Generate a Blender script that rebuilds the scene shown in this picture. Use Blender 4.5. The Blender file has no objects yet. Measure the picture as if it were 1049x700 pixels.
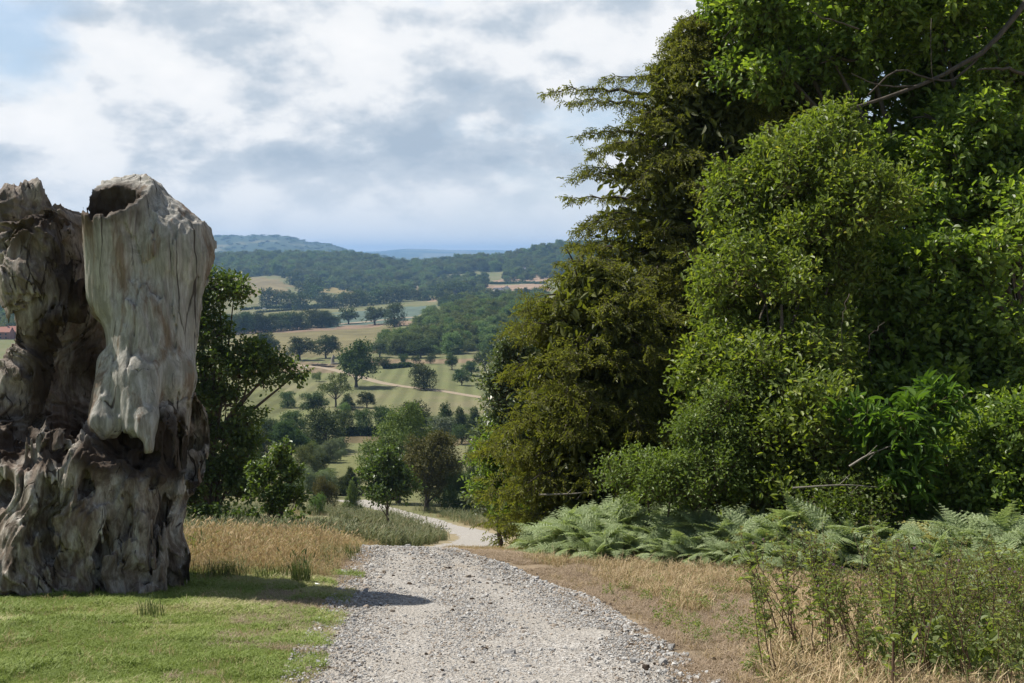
import bpy, math, random
import numpy as np
from math import radians as R

SC = bpy.context.scene
COL = SC.collection
rng = np.random.default_rng(11)
random.seed(5)

# ------------------------------------------------------------------ camera numbers
F = 1165.0                       # focal length in photo pixels (1049 wide)
CAMZ = 1.6
PITCH = math.atan(88.0 / F)
CP, SP = math.cos(PITCH), math.sin(PITCH)


def pix_dir(px, py):
    v = (350.0 - py) / F
    xc = (px - 524.5) / F
    Y = CP + v * SP
    return xc / Y, (-SP + v * CP) / Y           # x and z per metre of depth


def at(px, py, D):
    a, b = pix_dir(px, py)
    return np.array([a * D, D, CAMZ + b * D])


def lin(r, g, b):
    def f(c):
        c /= 255.0
        return c / 12.92 if c <= 0.04045 else ((c + 0.055) / 1.055) ** 2.4
    return (f(r), f(g), f(b), 1.0)


# ------------------------------------------------------------------ numpy noise
def _hash(i, j, k, s):
    h = (i.astype(np.uint32) * np.uint32(374761393) + j.astype(np.uint32) * np.uint32(668265263)
         + k.astype(np.uint32) * np.uint32(2147483647) + np.uint32(s) * np.uint32(974711))
    h = (h ^ (h >> np.uint32(13))) * np.uint32(1274126177)
    h = h ^ (h >> np.uint32(16))
    return h.astype(np.float32) / np.float32(4294967295.0)


def vnoise(p, s=0):
    p = np.asarray(p, dtype=np.float32)
    i = np.floor(p).astype(np.int64)
    f = p - i
    f = f * f * f * (f * (f * 6 - 15) + 10)
    i = (i & 0x7fffffff)
    x0, y0, z0 = i[..., 0], i[..., 1], i[..., 2]
    x1, y1, z1 = x0 + 1, y0 + 1, z0 + 1
    fx, fy, fz = f[..., 0], f[..., 1], f[..., 2]
    with np.errstate(over='ignore'):
        c00 = _hash(x0, y0, z0, s) * (1 - fx) + _hash(x1, y0, z0, s) * fx
        c10 = _hash(x0, y1, z0, s) * (1 - fx) + _hash(x1, y1, z0, s) * fx
        c01 = _hash(x0, y0, z1, s) * (1 - fx) + _hash(x1, y0, z1, s) * fx
        c11 = _hash(x0, y1, z1, s) * (1 - fx) + _hash(x1, y1, z1, s) * fx
    a = c00 * (1 - fy) + c10 * fy
    b = c01 * (1 - fy) + c11 * fy
    return (a * (1 - fz) + b * fz) * 2 - 1


def fbm(p, octv=4, s=0, gain=0.5):
    p = np.asarray(p, dtype=np.float32)
    a, t = 1.0, 0.0
    for o in range(octv):
        t = t + a * vnoise(p, s + o * 17)
        p = p * 2.03 + 11.3
        a *= gain
    return t


def sstep(a, b, x):
    t = np.clip((x - a) / (b - a), 0, 1)
    return t * t * (3 - 2 * t)


# ------------------------------------------------------------------ terrain heights
DN = np.array([22, 30, 40, 55, 80, 110, 150, 200, 260, 330, 420, 500, 600, 700, 850, 1000, 1150, 1400, 1700,
               2000, 2500, 3000, 4000, 5500, 7000, 9000, 12000, 16000, 20000.])
YT = {
    -900: [560, 560, 556, 546, 536, 526, 514, 495, 470, 440, 414, 396, 377, 365, 350, 341, 334, 321, 311, 298, 283, 268, 275, 262, 245, 250, 262, 260, 259],
    100: [560, 560, 556, 546, 536, 526, 514, 495, 470, 440, 414, 396, 377, 365, 350, 341, 334, 321, 311, 298, 283, 268, 275, 262, 245, 250, 262, 260, 259],
    240: [560, 560, 556, 546, 536, 526, 514, 495, 470, 440, 414, 396, 377, 365, 350, 341, 334, 321, 311, 298, 284, 268, 275, 262, 243, 250, 262, 260, 259],
    285: [560, 561, 558, 549, 538, 527, 514, 495, 470, 440, 414, 396, 377, 365, 350, 340, 333, 320, 310, 296, 281, 267, 275, 262, 242.5, 250, 262, 259, 259],
    330: [560, 562, 560, 552, 541, 529, 515, 496, 470, 440, 413, 395, 377, 365, 350, 339, 331, 319, 310, 300, 285, 267, 276, 265, 250, 255, 262, 254.5, 259],
    375: [560, 563, 562, 554, 543, 531, 516, 497, 470, 440, 413, 394, 376, 364, 350, 339, 330, 318, 309, 301, 287, 269, 276, 268, 260, 262, 263, 258.5, 258],
    420: [560, 564, 563, 555, 544, 532, 517, 497, 470, 440, 413, 394, 376, 364, 348, 334, 327, 316, 308, 301, 289, 275, 277, 271, 267, 266, 264, 255, 258],
    500: [565, 566, 564, 556, 545, 533, 518, 498, 472, 443, 415, 396, 378, 362, 338, 321, 318, 312, 303, 295, 282, 269, 276, 270, 267, 265, 263, 257.5, 256.5],
    580: [573, 570, 566, 558, 547, 535, 520, 500, 474, 445, 417, 398, 378, 360, 335, 319, 316, 310, 300, 290, 274, 256, 262, 263, 264, 264, 262, 258, 258.5],
    720: [577, 572, 567, 559, 548, 536, 521, 501, 475, 446, 418, 399, 379, 360, 335, 318, 314, 306, 296, 284, 264, 246, 252, 256, 258, 260, 261, 258, 258.5],
    1900: [577, 572, 567, 559, 548, 536, 521, 501, 475, 446, 418, 399, 379, 360, 335, 318, 314, 306, 296, 284, 264, 246, 252, 256, 258, 260, 261, 258, 258.5],
}
_cpx = sorted(YT)
CU = np.array([pix_dir(c, 330)[0] for c in _cpx])
LG = np.linspace(math.log(18.0), math.log(20000.0), 900)


def pchip(x, y, xq):
    h = np.diff(x)
    d = np.diff(y) / h
    m = np.zeros_like(y)
    for i in range(1, len(y) - 1):
        if d[i - 1] * d[i] > 0:
            w1, w2 = 2 * h[i] + h[i - 1], h[i] + 2 * h[i - 1]
            m[i] = (w1 + w2) / (w1 / d[i - 1] + w2 / d[i])
    m[0], m[-1] = d[0], d[-1]
    k = np.clip(np.searchsorted(x, xq) - 1, 0, len(x) - 2)
    t = (xq - x[k]) / h[k]
    return ((1 + 2 * t) * (1 - t) ** 2 * y[k] + t * (1 - t) ** 2 * h[k] * m[k]
            + t * t * (3 - 2 * t) * y[k + 1] + t * t * (t - 1) * h[k] * m[k + 1])


ZT = np.array([pchip(np.log(DN), np.array([CAMZ + pix_dir(524, y)[1] * d for y, d in zip(YT[c], DN)]), LG) for c in _cpx])


def terrain(x, y):
    x = np.asarray(x, float)
    y = np.asarray(y, float)
    yy = np.maximum(y, 0.0)
    near = -0.185 * yy + np.where(y < 0, 5 * (1 - np.exp(np.minimum(y, 0) / 30.0)) * 0.6, 0)
    # gentle lie of the land close by, the track a little below the lawn
    near = near - .05 * np.clip(x + 4.5, 0, 4.5) * sstep(0, 5, yy)
    near = near + 0.03 * fbm(np.stack([x * .35, y * .35, x * 0], -1), 2, 3)
    r = np.sqrt(x * x + y * y)
    D = np.clip(np.maximum(y, r * 0.25), 18.0, 20000.0)
    u = np.clip(x / D, CU[0], CU[-1])
    ci = np.clip(np.searchsorted(CU, u) - 1, 0, len(CU) - 2)
    t = (u - CU[ci]) / (CU[ci + 1] - CU[ci])
    t = t * t * (3 - 2 * t)
    li = (np.log(D) - LG[0]) / (LG[1] - LG[0])
    lk = np.clip(np.floor(li).astype(int), 0, len(LG) - 2)
    lt = li - lk
    za = ZT[ci, lk] * (1 - lt) + ZT[ci, lk + 1] * lt
    zb = ZT[ci + 1, lk] * (1 - lt) + ZT[ci + 1, lk + 1] * lt
    far = za * (1 - t) + zb * t
    und = fbm(np.stack([x / 22.0, y / 22.0, x * 0], -1), 2, 9) * 0.18 * sstep(30, 120, y)
    und = und + fbm(np.stack([x / 210.0, y / 210.0, x * 0], -1), 3, 19) * 1.6 * sstep(500, 1600, y)
    und = und + fbm(np.stack([x / 2200.0, y / 2200.0, x * 0], -1), 2, 29) * 7.0 * sstep(3200, 7000, y)
    w = sstep(17.0, 26.0, np.where(y > 0, y, 0))
    return near * (1 - w) + (far + und) * w


def th(x, y):
    return float(terrain(np.array([x]), np.array([y]))[0])


_DM = np.exp(np.linspace(math.log(3.0), math.log(19000.0), 6000))


def place(px, py, dmin=3.0):
    a, b = pix_dir(px, py)
    D = _DM[_DM >= dmin]
    z = CAMZ + b * D
    hit = np.nonzero(z < terrain(a * D, D))[0]
    d = D[hit[0]] if len(hit) else D[-1]
    return np.array([a * d, d, th(a * d, d)])


def ground(px, D):
    a = pix_dir(px, 350)[0]
    return np.array([a * D, D, th(a * D, D)])


# ------------------------------------------------------------------ materials
def mat(name):
    m = bpy.data.materials.new(name)
    m.use_nodes = True
    nt = m.node_tree
    nt.nodes.clear()
    out = nt.nodes.new('ShaderNodeOutputMaterial')
    return m, nt, out


def N(nt, t, **kw):
    n = nt.nodes.new(t)
    for k, v in kw.items():
        if k.startswith('i_'):
            n.inputs[k[2:].replace('_', ' ')].default_value = v
        else:
            setattr(n, k, v)
    return n


def ramp(nt, stops, src=None, interp='LINEAR'):
    r = nt.nodes.new('ShaderNodeValToRGB')
    r.color_ramp.interpolation = interp
    els = r.color_ramp.elements
    while len(els) < len(stops):
        els.new(0.5)
    for e, (p, c) in zip(els, stops):
        e.position = p
        e.color = c if len(c) == 4 else (*c, 1)
    if src is not None:
        nt.links.new(src, r.inputs['Fac'])
    return r


def mixc(nt, fac, a, b, blend='MIX'):
    m = nt.nodes.new('ShaderNodeMix')
    m.data_type = 'RGBA'
    m.blend_type = blend
    for sock, v in ((m.inputs[0], fac), (m.inputs[6], a), (m.inputs[7], b)):
        if isinstance(v, bpy.types.NodeSocket):
            nt.links.new(v, sock)
        elif isinstance(v, (int, float)):
            sock.default_value = v
        else:
            sock.default_value = v if len(v) == 4 else (*v, 1)
    return m.outputs[2]


def math_(nt, op, a, b=None, clamp=False):
    m = nt.nodes.new('ShaderNodeMath')
    m.operation = op
    m.use_clamp = clamp
    for s, v in ((m.inputs[0], a), (m.inputs[1], b)):
        if v is None:
            continue
        if isinstance(v, bpy.types.NodeSocket):
            nt.links.new(v, s)
        else:
            s.default_value = v
    return m.outputs[0]


def noise(nt, vec, scale, detail=4, rough=.55, dist=0.0):
    n = N(nt, 'ShaderNodeTexNoise')
    n.inputs['Scale'].default_value = scale
    n.inputs['Detail'].default_value = detail
    n.inputs['Roughness'].default_value = rough
    n.inputs['Distortion'].default_value = dist
    if vec is not None:
        nt.links.new(vec, n.inputs['Vector'])
    return n.outputs['Fac']


def coords(nt, scale=(1, 1, 1)):
    tc = N(nt, 'ShaderNodeTexCoord')
    mp = N(nt, 'ShaderNodeMapping')
    mp.inputs['Scale'].default_value = scale
    nt.links.new(tc.outputs['Object'], mp.inputs['Vector'])
    return mp.outputs['Vector']


def leaf_mat(name, cols, trans=0.3, rough=0.45, spec=0.4, tcol=1.5, objvar=0.0, warm=.35):
    """cols: ramp stops over the per-leaf tint"""
    m, nt, out = mat(name)
    at_ = N(nt, 'ShaderNodeAttribute', attribute_name='tint')
    rp = ramp(nt, cols, at_.outputs['Fac'])
    c = rp.outputs['Color']
    if objvar > 0:
        oi = N(nt, 'ShaderNodeObjectInfo')
        hs = N(nt, 'ShaderNodeHueSaturation')
        v = math_(nt, 'MULTIPLY_ADD', oi.outputs['Random'], objvar)
        v.node.inputs[2].default_value = 1 - objvar / 2
        nt.links.new(v, hs.inputs['Value'])
        h = math_(nt, 'MULTIPLY_ADD', oi.outputs['Random'], objvar * .12)
        h.node.inputs[2].default_value = .5 - objvar * .06
        nt.links.new(h, hs.inputs['Hue'])
        nt.links.new(c, hs.inputs['Color'])
        c = hs.outputs['Color']
    p = N(nt, 'ShaderNodeBsdfPrincipled')
    p.inputs['Roughness'].default_value = rough
    p.inputs['Specular IOR Level'].default_value = spec
    nt.links.new(c, p.inputs['Base Color'])
    if trans > 0:
        t = N(nt, 'ShaderNodeBsdfTranslucent')
        tc = mixc(nt, 1.0, c, (1.15 * tcol, 1.2 * tcol, warm * tcol, 1), 'MULTIPLY')
        nt.links.new(tc, t.inputs['Color'])
        mx = N(nt, 'ShaderNodeMixShader')
        mx.inputs[0].default_value = trans
        nt.links.new(p.outputs[0], mx.inputs[1])
        nt.links.new(t.outputs[0], mx.inputs[2])
        nt.links.new(mx.outputs[0], out.inputs['Surface'])
    else:
        nt.links.new(p.outputs[0], out.inputs['Surface'])
    return m


def plain(name, c1, c2, scale=6, rough=.85, bump=0.0, stretch=(1, 1, 1), spec=.25):
    m, nt, out = mat(name)
    v = coords(nt, stretch)
    n = noise(nt, v, scale, 5, .6)
    rp = ramp(nt, [(.3, c1), (.7, c2)], n)
    p = N(nt, 'ShaderNodeBsdfPrincipled')
    p.inputs['Roughness'].default_value = rough
    p.inputs['Specular IOR Level'].default_value = spec
    nt.links.new(rp.outputs['Color'], p.inputs['Base Color'])
    if bump:
        b = N(nt, 'ShaderNodeBump')
        b.inputs['Strength'].default_value = bump
        b.inputs['Distance'].default_value = .05
        nt.links.new(n, b.inputs['Height'])
        nt.links.new(b.outputs[0], p.inputs['Normal'])
    nt.links.new(p.outputs[0], out.inputs['Surface'])
    return m


# ------------------------------------------------------------------ mesh building
class MB:
    def __init__(self):
        self.v, self.f, self.t, self.s, self.n = [], [], [], [], 0

    def add(self, v, f, tint=None, smooth=False):
        v = np.asarray(v, np.float32).reshape(-1, 3)
        f = np.asarray(f, np.int64)
        self.v.append(v)
        self.f.append(f + self.n)
        self.t.append(np.zeros(len(f), np.float32) if tint is None else np.asarray(tint, np.float32))
        self.s.append(np.full(len(f), smooth))
        self.n += len(v)

    def mesh(self, name, m=None):
        me = bpy.data.meshes.new(name)
        v = np.concatenate(self.v)
        f = np.concatenate(self.f)
        t = np.concatenate(self.t)
        s = np.concatenate(self.s)
        me.vertices.add(len(v))
        me.vertices.foreach_set('co', v.ravel())
        me.loops.add(f.size)
        me.loops.foreach_set('vertex_index', f.ravel().astype(np.int32))
        me.polygons.add(len(f))
        me.polygons.foreach_set('loop_start', np.arange(0, f.size, 4, dtype=np.int32))
        me.polygons.foreach_set('use_smooth', s)
        a = me.attributes.new('tint', 'FLOAT', 'FACE')
        a.data.foreach_set('value', t)
        me.update(calc_edges=True)
        if m:
            me.materials.append(m)
        return me

    def build(self, name, m, parent=None, link=True):
        o = bpy.data.objects.new(name, self.mesh(name, m))
        if link:
            COL.objects.link(o)
        if parent:
            o.parent = parent
        return o


def tag(o, label=None, cat=None, group=None, kind=None):
    if label:
        o['label'] = label
    if cat:
        o['category'] = cat
    if group:
        o['group'] = group
    if kind:
        o['kind'] = kind
    return o


def empty(name, loc, label, cat, group=None):
    o = bpy.data.objects.new(name, None)
    o.location = loc
    o.empty_display_size = .3
    COL.objects.link(o)
    return tag(o, label, cat, group)


def unit(v):
    v = np.asarray(v, float)
    return v / np.maximum(np.linalg.norm(v, axis=-1, keepdims=True), 1e-9)


def rdir(n, r=rng):
    return unit(r.normal(size=(n, 3)))


def leaves(mb, P, Dv, Nv, L, W, tint, fold=.25, droop=.15):
    """folded six-point leaves"""
    n = len(P)
    L = np.broadcast_to(np.asarray(L, float), (n,))[:, None]
    W = np.broadcast_to(np.asarray(W, float), (n,))[:, None]
    Dv = unit(Dv)
    S = unit(np.cross(Dv, Nv))
    Nn = np.cross(S, Dv)
    up = Nn * W * fold
    b = P
    tip = P + Dv * L - Nn * L * droop
    l1 = P + Dv * L * .34 + S * W * .46 + up
    l2 = P + Dv * L * .70 + S * W * .40 + up - Nn * L * droop * .4
    r1 = P + Dv * L * .34 - S * W * .46 + up
    r2 = P + Dv * L * .70 - S * W * .40 + up - Nn * L * droop * .4
    V = np.stack([b, l1, l2, tip, r2, r1], 1)
    i = np.arange(n)[:, None] * 6
    fa = np.concatenate([i + np.array([[0, 3, 2, 1]]), i + np.array([[0, 5, 4, 3]])], 1).reshape(-1, 4)
    mb.add(V, fa, np.repeat(tint, 2))


def sticks(mb, A, B, ra, rb, tint=0.0, sides=3):
    A = np.asarray(A, float)
    B = np.asarray(B, float)
    n = len(A)
    ra = np.broadcast_to(np.asarray(ra, float), (n,))
    rb = np.broadcast_to(np.asarray(rb, float), (n,))
    d = unit(B - A)
    h = np.where(np.abs(d[:, 2:3]) > .9, np.array([[1., 0, 0]]), np.array([[0, 0, 1.]]))
    s = unit(np.cross(d, h))
    t = np.cross(s, d)
    ang = np.arange(sides) * 2 * math.pi / sides
    ring = s[:, None] * np.cos(ang)[None, :, None] + t[:, None] * np.sin(ang)[None, :, None]
    V = np.concatenate([A[:, None] + ring * ra[:, None, None], B[:, None] + ring * rb[:, None, None]], 1)
    i = np.arange(n)[:, None] * 2 * sides
    fs = []
    for k in range(sides):
        k2 = (k + 1) % sides
        fs.append(i + np.array([[k, k2, sides + k2, sides + k]]))
    mb.add(V, np.concatenate(fs, 0), np.full(n * sides, tint, np.float32), True)


def tube(mb, pts, rad, sides=8, tint=0.0, wob=0.0, r=rng):
    pts = np.asarray(pts, float)
    rad = np.asarray(rad, float)
    m = len(pts)
    tg = np.gradient(pts, axis=0)
    tg = unit(tg)
    ref = np.array([0.31, 0.87, 0.39]) if abs(tg[0, 2]) > .6 else np.array([0, 0, 1.])
    V = []
    ang = np.arange(sides) * 2 * math.pi / sides
    for k in range(m):
        s = unit(np.cross(tg[k], ref))
        t = np.cross(s, tg[k])
        rr = rad[k] * (1 + wob * r.normal(size=sides))
        V.append(pts[k] + s * (np.cos(ang) * rr)[:, None] + t * (np.sin(ang) * rr)[:, None])
    V = np.concatenate(V)
    fs = []
    for k in range(m - 1):
        for j in range(sides):
            j2 = (j + 1) % sides
            fs.append((k * sides + j, k * sides + j2, (k + 1) * sides + j2, (k + 1) * sides + j))
    mb.add(V, fs, np.full(len(fs), tint, np.float32), True)


def bez(a, b, c, n=7):
    t = np.linspace(0, 1, n)[:, None]
    return a * (1 - t) ** 2 + 2 * b * t * (1 - t) + c * t * t


# ------------------------------------------------------------------ scatter (stuff only)
def scatter_group():
    ng = bpy.data.node_groups.new('scatter', 'GeometryNodeTree')
    ng.interface.new_socket('Geometry', in_out='INPUT', socket_type='NodeSocketGeometry')
    ng.interface.new_socket('Source', in_out='INPUT', socket_type='NodeSocketCollection')
    ng.interface.new_socket('Geometry', in_out='OUTPUT', socket_type='NodeSocketGeometry')
    gi = ng.nodes.new('NodeGroupInput')
    go = ng.nodes.new('NodeGroupOutput')
    iop = ng.nodes.new('GeometryNodeInstanceOnPoints')
    ci = ng.nodes.new('GeometryNodeCollectionInfo')
    ci.inputs['Separate Children'].default_value = True
    ci.inputs['Reset Children'].default_value = True
    iop.inputs['Pick Instance'].default_value = True

    def attr(nm, ty):
        a = ng.nodes.new('GeometryNodeInputNamedAttribute')
        a.data_type = ty
        a.inputs['Name'].default_value = nm
        return a.outputs['Attribute']
    L = ng.links.new
    L(gi.outputs['Geometry'], iop.inputs['Points'])
    L(gi.outputs['Source'], ci.inputs['Collection'])
    L(ci.outputs[0], iop.inputs['Instance'])
    L(attr('idx', 'INT'), iop.inputs['Instance Index'])
    L(attr('rot', 'FLOAT_VECTOR'), iop.inputs['Rotation'])
    L(attr('scl', 'FLOAT_VECTOR'), iop.inputs['Scale'])
    L(iop.outputs['Instances'], go.inputs['Geometry'])
    return ng


SG = None
_pc = {}


def scatter(name, label, cat, protos, P, rot, scl, idx):
    global SG
    if SG is None:
        SG = scatter_group()
    key = tuple(p.name for p in protos)
    if key not in _pc:
        c = bpy.data.collections.new('source')
        for p in sorted(protos, key=lambda o: o.name):
            c.objects.link(p)
        _pc[key] = c
    P = np.asarray(P, np.float32)
    n = len(P)
    me = bpy.data.meshes.new(name)
    me.vertices.add(n)
    me.vertices.foreach_set('co', P.ravel())
    a = me.attributes.new('rot', 'FLOAT_VECTOR', 'POINT')
    a.data.foreach_set('vector', np.asarray(rot, np.float32).ravel())
    scl = np.asarray(scl, np.float32)
    if scl.ndim == 1:
        scl = np.repeat(scl[:, None], 3, 1)
    a = me.attributes.new('scl', 'FLOAT_VECTOR', 'POINT')
    a.data.foreach_set('vector', scl.ravel())
    a = me.attributes.new('idx', 'INT', 'POINT')
    a.data.foreach_set('value', np.asarray(idx, np.int32))
    o = bpy.data.objects.new(name, me)
    COL.objects.link(o)
    md = o.modifiers.new('scatter', 'NODES')
    md.node_group = SG
    for it in SG.interface.items_tree:
        if it.name == 'Source':
            md[it.identifier] = _pc[key]
    tag(o, label, cat, None, 'stuff')
    return o


def zrot(n, tilt=.0, r=rng):
    return np.stack([r.normal(size=n) * tilt, r.normal(size=n) * tilt, r.uniform(0, 2 * math.pi, n)], 1)


#@@SUN
# ------------------------------------------------------------------ sun, sky, camera
SUN_EL = R(55)
TRAV = np.array([.92, -.39])                    # where the light goes, seen from above
TRAV = TRAV / np.linalg.norm(TRAV)
sd = bpy.data.lights.new('sun', 'SUN')
sd.energy = 5.0
sd.angle = R(.53)
sd.color = (1.0, .95, .86)
so = bpy.data.objects.new('sun', sd)
COL.objects.link(so)
from mathutils import Vector
so.rotation_euler = Vector((TRAV[0] * math.cos(SUN_EL), TRAV[1] * math.cos(SUN_EL), -math.sin(SUN_EL))).to_track_quat('-Z', 'Y').to_euler()

W = bpy.data.worlds.new('World')
SC.world = W
W.use_nodes = True
nt = W.node_tree
nt.nodes.clear()
wo = N(nt, 'ShaderNodeOutputWorld')
bg = N(nt, 'ShaderNodeBackground')
bg.inputs['Strength'].default_value = 0.1
sky = N(nt, 'ShaderNodeTexSky')
sky.sky_type = 'NISHITA'
sky.sun_disc = False
sky.sun_elevation = SUN_EL
sky.sun_rotation = math.atan2(-TRAV[0], -TRAV[1])
sky.air_density = 1.0
sky.dust_density = 1.0
tc = N(nt, 'ShaderNodeTexCoord')
sep = N(nt, 'ShaderNodeSeparateXYZ')
nt.links.new(tc.outputs['Generated'], sep.inputs[0])
zc = math_(nt, 'MAXIMUM', sep.outputs['Z'], 0.0)
zp = math_(nt, 'ADD', zc, 0.45)
cx = math_(nt, 'DIVIDE', sep.outputs['X'], zp)
cy = math_(nt, 'DIVIDE', sep.outputs['Y'], zp)
cmb = N(nt, 'ShaderNodeCombineXYZ')
nt.links.new(cx, cmb.inputs[0])
nt.links.new(cy, cmb.inputs[1])
cmb.inputs[2].default_value = 3.7
mp = N(nt, 'ShaderNodeMapping')
mp.inputs['Location'].default_value = (11.2, 6.6, 0)
nt.links.new(cmb.outputs[0], mp.inputs['Vector'])
cv = mp.outputs['Vector']
# broad grey bellies against white tops
n_big = noise(nt, cv, 1.5, 3, .5, .15)
n_mid = noise(nt, cv, 4.3, 9, .5, .12)
n_fine = noise(nt, cv, 9.5, 8, .56, .1)
dens = math_(nt, 'ADD', math_(nt, 'MULTIPLY', n_big, .50), math_(nt, 'MULTIPLY', n_mid, .50))
dens = math_(nt, 'ADD', dens, math_(nt, 'MULTIPLY', math_(nt, 'SUBTRACT', n_fine, .5), .36))
cloudcol = ramp(nt, [(.37, (6.9, 6.9, 6.9)), (.455, (6.4, 6.5, 6.6)), (.485, (5.4, 5.65, 5.95)), (.525, (4.0, 4.5, 5.05)), (.60, (3.05, 3.65, 4.35))], dens)
# blue openings from a second layer
n_op = noise(nt, cv, 2.1, 7, .55, .2)
opening = ramp(nt, [(.54, (0, 0, 0)), (.66, (.75, .75, .75))], n_op)
blue = mixc(nt, .55, sky.outputs['Color'], (3.3, 4.4, 5.7, 1))
col = mixc(nt, opening.outputs['Color'], cloudcol.outputs['Color'], blue)
# paler towards the horizon, bluer overhead and behind
hz = ramp(nt, [(.0, (1, 1, 1)), (.03, (.75, .75, .75)), (.085, (.0, .0, .0))], sep.outputs['Z'])
col = mixc(nt, hz.outputs['Color'], col, (5.5, 5.8, 6.1, 1))
zen = ramp(nt, [(.30, (0, 0, 0)), (.62, (.8, .8, .8))], sep.outputs['Z'])
zsky = mixc(nt, 1.0, sky.outputs['Color'], (.62, .62, .62, 1), 'MULTIPLY')
col = mixc(nt, zen.outputs['Color'], col, zsky)
back = ramp(nt, [(.35, (.75, .75, .75)), (.55, (0, 0, 0))], math_(nt, 'MULTIPLY_ADD', sep.outputs['Y'], .5))
back.inputs['Fac'].links[0].from_node.inputs[2].default_value = .5
col = mixc(nt, back.outputs['Color'], col, zsky)
nt.links.new(col, bg.inputs['Color'])
nt.links.new(bg.outputs[0], wo.inputs['Surface'])

cd = bpy.data.cameras.new('camera')
co = bpy.data.objects.new('camera', cd)
COL.objects.link(co)
cd.sensor_width = 36
cd.lens = 36 * F / 1049
cd.clip_end = 60000
cd.clip_start = .05
co.location = (0, 0, CAMZ)
co.rotation_euler = (math.pi / 2 - PITCH, 0, 0)
SC.camera = co
SC.view_settings.view_transform = 'Standard'
SC.view_settings.look = 'None'
SC.view_settings.exposure = 0.55
SC.view_settings.gamma = 1
SC.cycles.use_denoising = True
SC.cycles.max_bounces = 7
SC.cycles.diffuse_bounces = 3
SC.cycles.glossy_bounces = 2
SC.cycles.transmission_bounces = 4
SC.cycles.volume_bounces = 0
SC.cycles.transparent_max_bounces = 6
SC.cycles.sample_clamp_indirect = 4

#@@GROUND
# ------------------------------------------------------------------ ground sheet
def pxu(px):
    return pix_dir(px, 350)[0]


us = np.concatenate([np.linspace(-2.6, pxu(-60), 30)[:-1], np.linspace(pxu(-60), pxu(200), 60)[:-1],
                     np.linspace(pxu(200), pxu(620), 300)[:-1], np.linspace(pxu(620), pxu(1120), 70)[:-1],
                     np.linspace(pxu(1120), 2.6, 30)])
ths = np.arctan(us)
ths = np.concatenate([np.linspace(-math.pi, ths[0], 26)[:-1], ths, np.linspace(ths[-1], math.pi, 26)[1:]])
rr = np.concatenate([np.exp(np.linspace(math.log(.8), math.log(110), 200))[:-1],
                     np.exp(np.linspace(math.log(110), math.log(3300), 430))[:-1],
                     np.exp(np.linspace(math.log(3300), math.log(19000), 130))])
front = np.cos(ths)
TT, RRR = np.meshgrid(ths, rr)
# rows run at constant depth ahead and turn into circles at the sides
k = np.where(np.abs(TT) < 1.2, 1 / np.maximum(np.cos(TT), .36), 1 / .3624)
k = 1 + (k - 1) * sstep(3.14, 1.2, np.abs(TT))
GX = np.sin(TT) * RRR * k
GY = np.cos(TT) * RRR * k
GZ = terrain(GX, GY)


def poly_mask(u, D, poly):
    """poly in (photo column, photo row) turned into bearing / depth on the land"""
    pts = []
    for (px, py) in poly:
        w = place(px, py)
        pts.append((w[0] / w[1], math.log(w[1])))
    x, y = u + WARP[0] * .006, np.log(np.maximum(D, .5)) + WARP[1] * .025
    inside = np.zeros(x.shape, bool)
    for (x1, y1), (x2, y2) in zip(pts, pts[1:] + pts[:1]):
        if y1 == y2:
            continue
        c = ((y1 > y) != (y2 > y)) & (x < (x2 - x1) * (y - y1) / (y2 - y1) + x1)
        inside ^= c
    return inside


def C3(*c):
    return np.array(c, np.float32)


GU = GX / np.maximum(GY, .5)
U, Dp = GU, GY
ahead = GY > 5
nz = fbm(np.stack([GX / 60, GY / 60, GX * 0], -1), 4, 5)
nz2 = fbm(np.stack([GX / 14, GY / 14, GX * 0], -1), 4, 6)
nfar = fbm(np.stack([GX / 420, GY / 420, GX * 0], -1), 4, 7)
# meadow colour everywhere
park = C3(.118, .13, .056)
tan = C3(.16, .148, .084)
gcol = park + (tan - park) * np.clip(.35 + .45 * nz + .35 * nz2, 0, 1)[..., None]
# mown stripes in the park fields, running away from the lens
stripe = np.sin((GX + .05 * GY + .5 * nz) / 1.05)
st = (np.clip(stripe * 1.5, -1, 1) * .13)[..., None] * sstep(240, 300, GY)[..., None] * sstep(760, 640, GY)[..., None]
gcol = gcol * (1 + st)
# near ground: lawn, straw and verge
lawn = C3(.175, .21, .058)
straw = C3(.33, .255, .15)
verge = C3(.265, .21, .15)
pathl = np.interp(GY, [0, 8.4, 12.4, 17, 22, 30], [-1.7, -1.6, -1.9, -2.35, -2.9, -3.2])
near = GY < 40
lft = near & (GX < pathl - .1)
wl = sstep(16.5, 14.5, GY + .8 * nz2 + .5 * nz)
edge = sstep(.1, .8, pathl - GX + .35 * nz2)
lcol = straw + (lawn - straw) * (wl * edge)[..., None]
gcol[lft] = lcol[lft]
rgt = near & ~lft
gcol[rgt] = (verge * (1 + .25 * nz2[..., None]))[rgt]
bk = (GY >= 40) & (GY < 125)
g2 = C3(.13, .14, .065) + (C3(.25, .21, .135) - C3(.13, .14, .065)) * np.clip(.5 + .8 * nz2 + .5 * nz, 0, 1)[..., None]
gcol[bk] = g2[bk]
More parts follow.
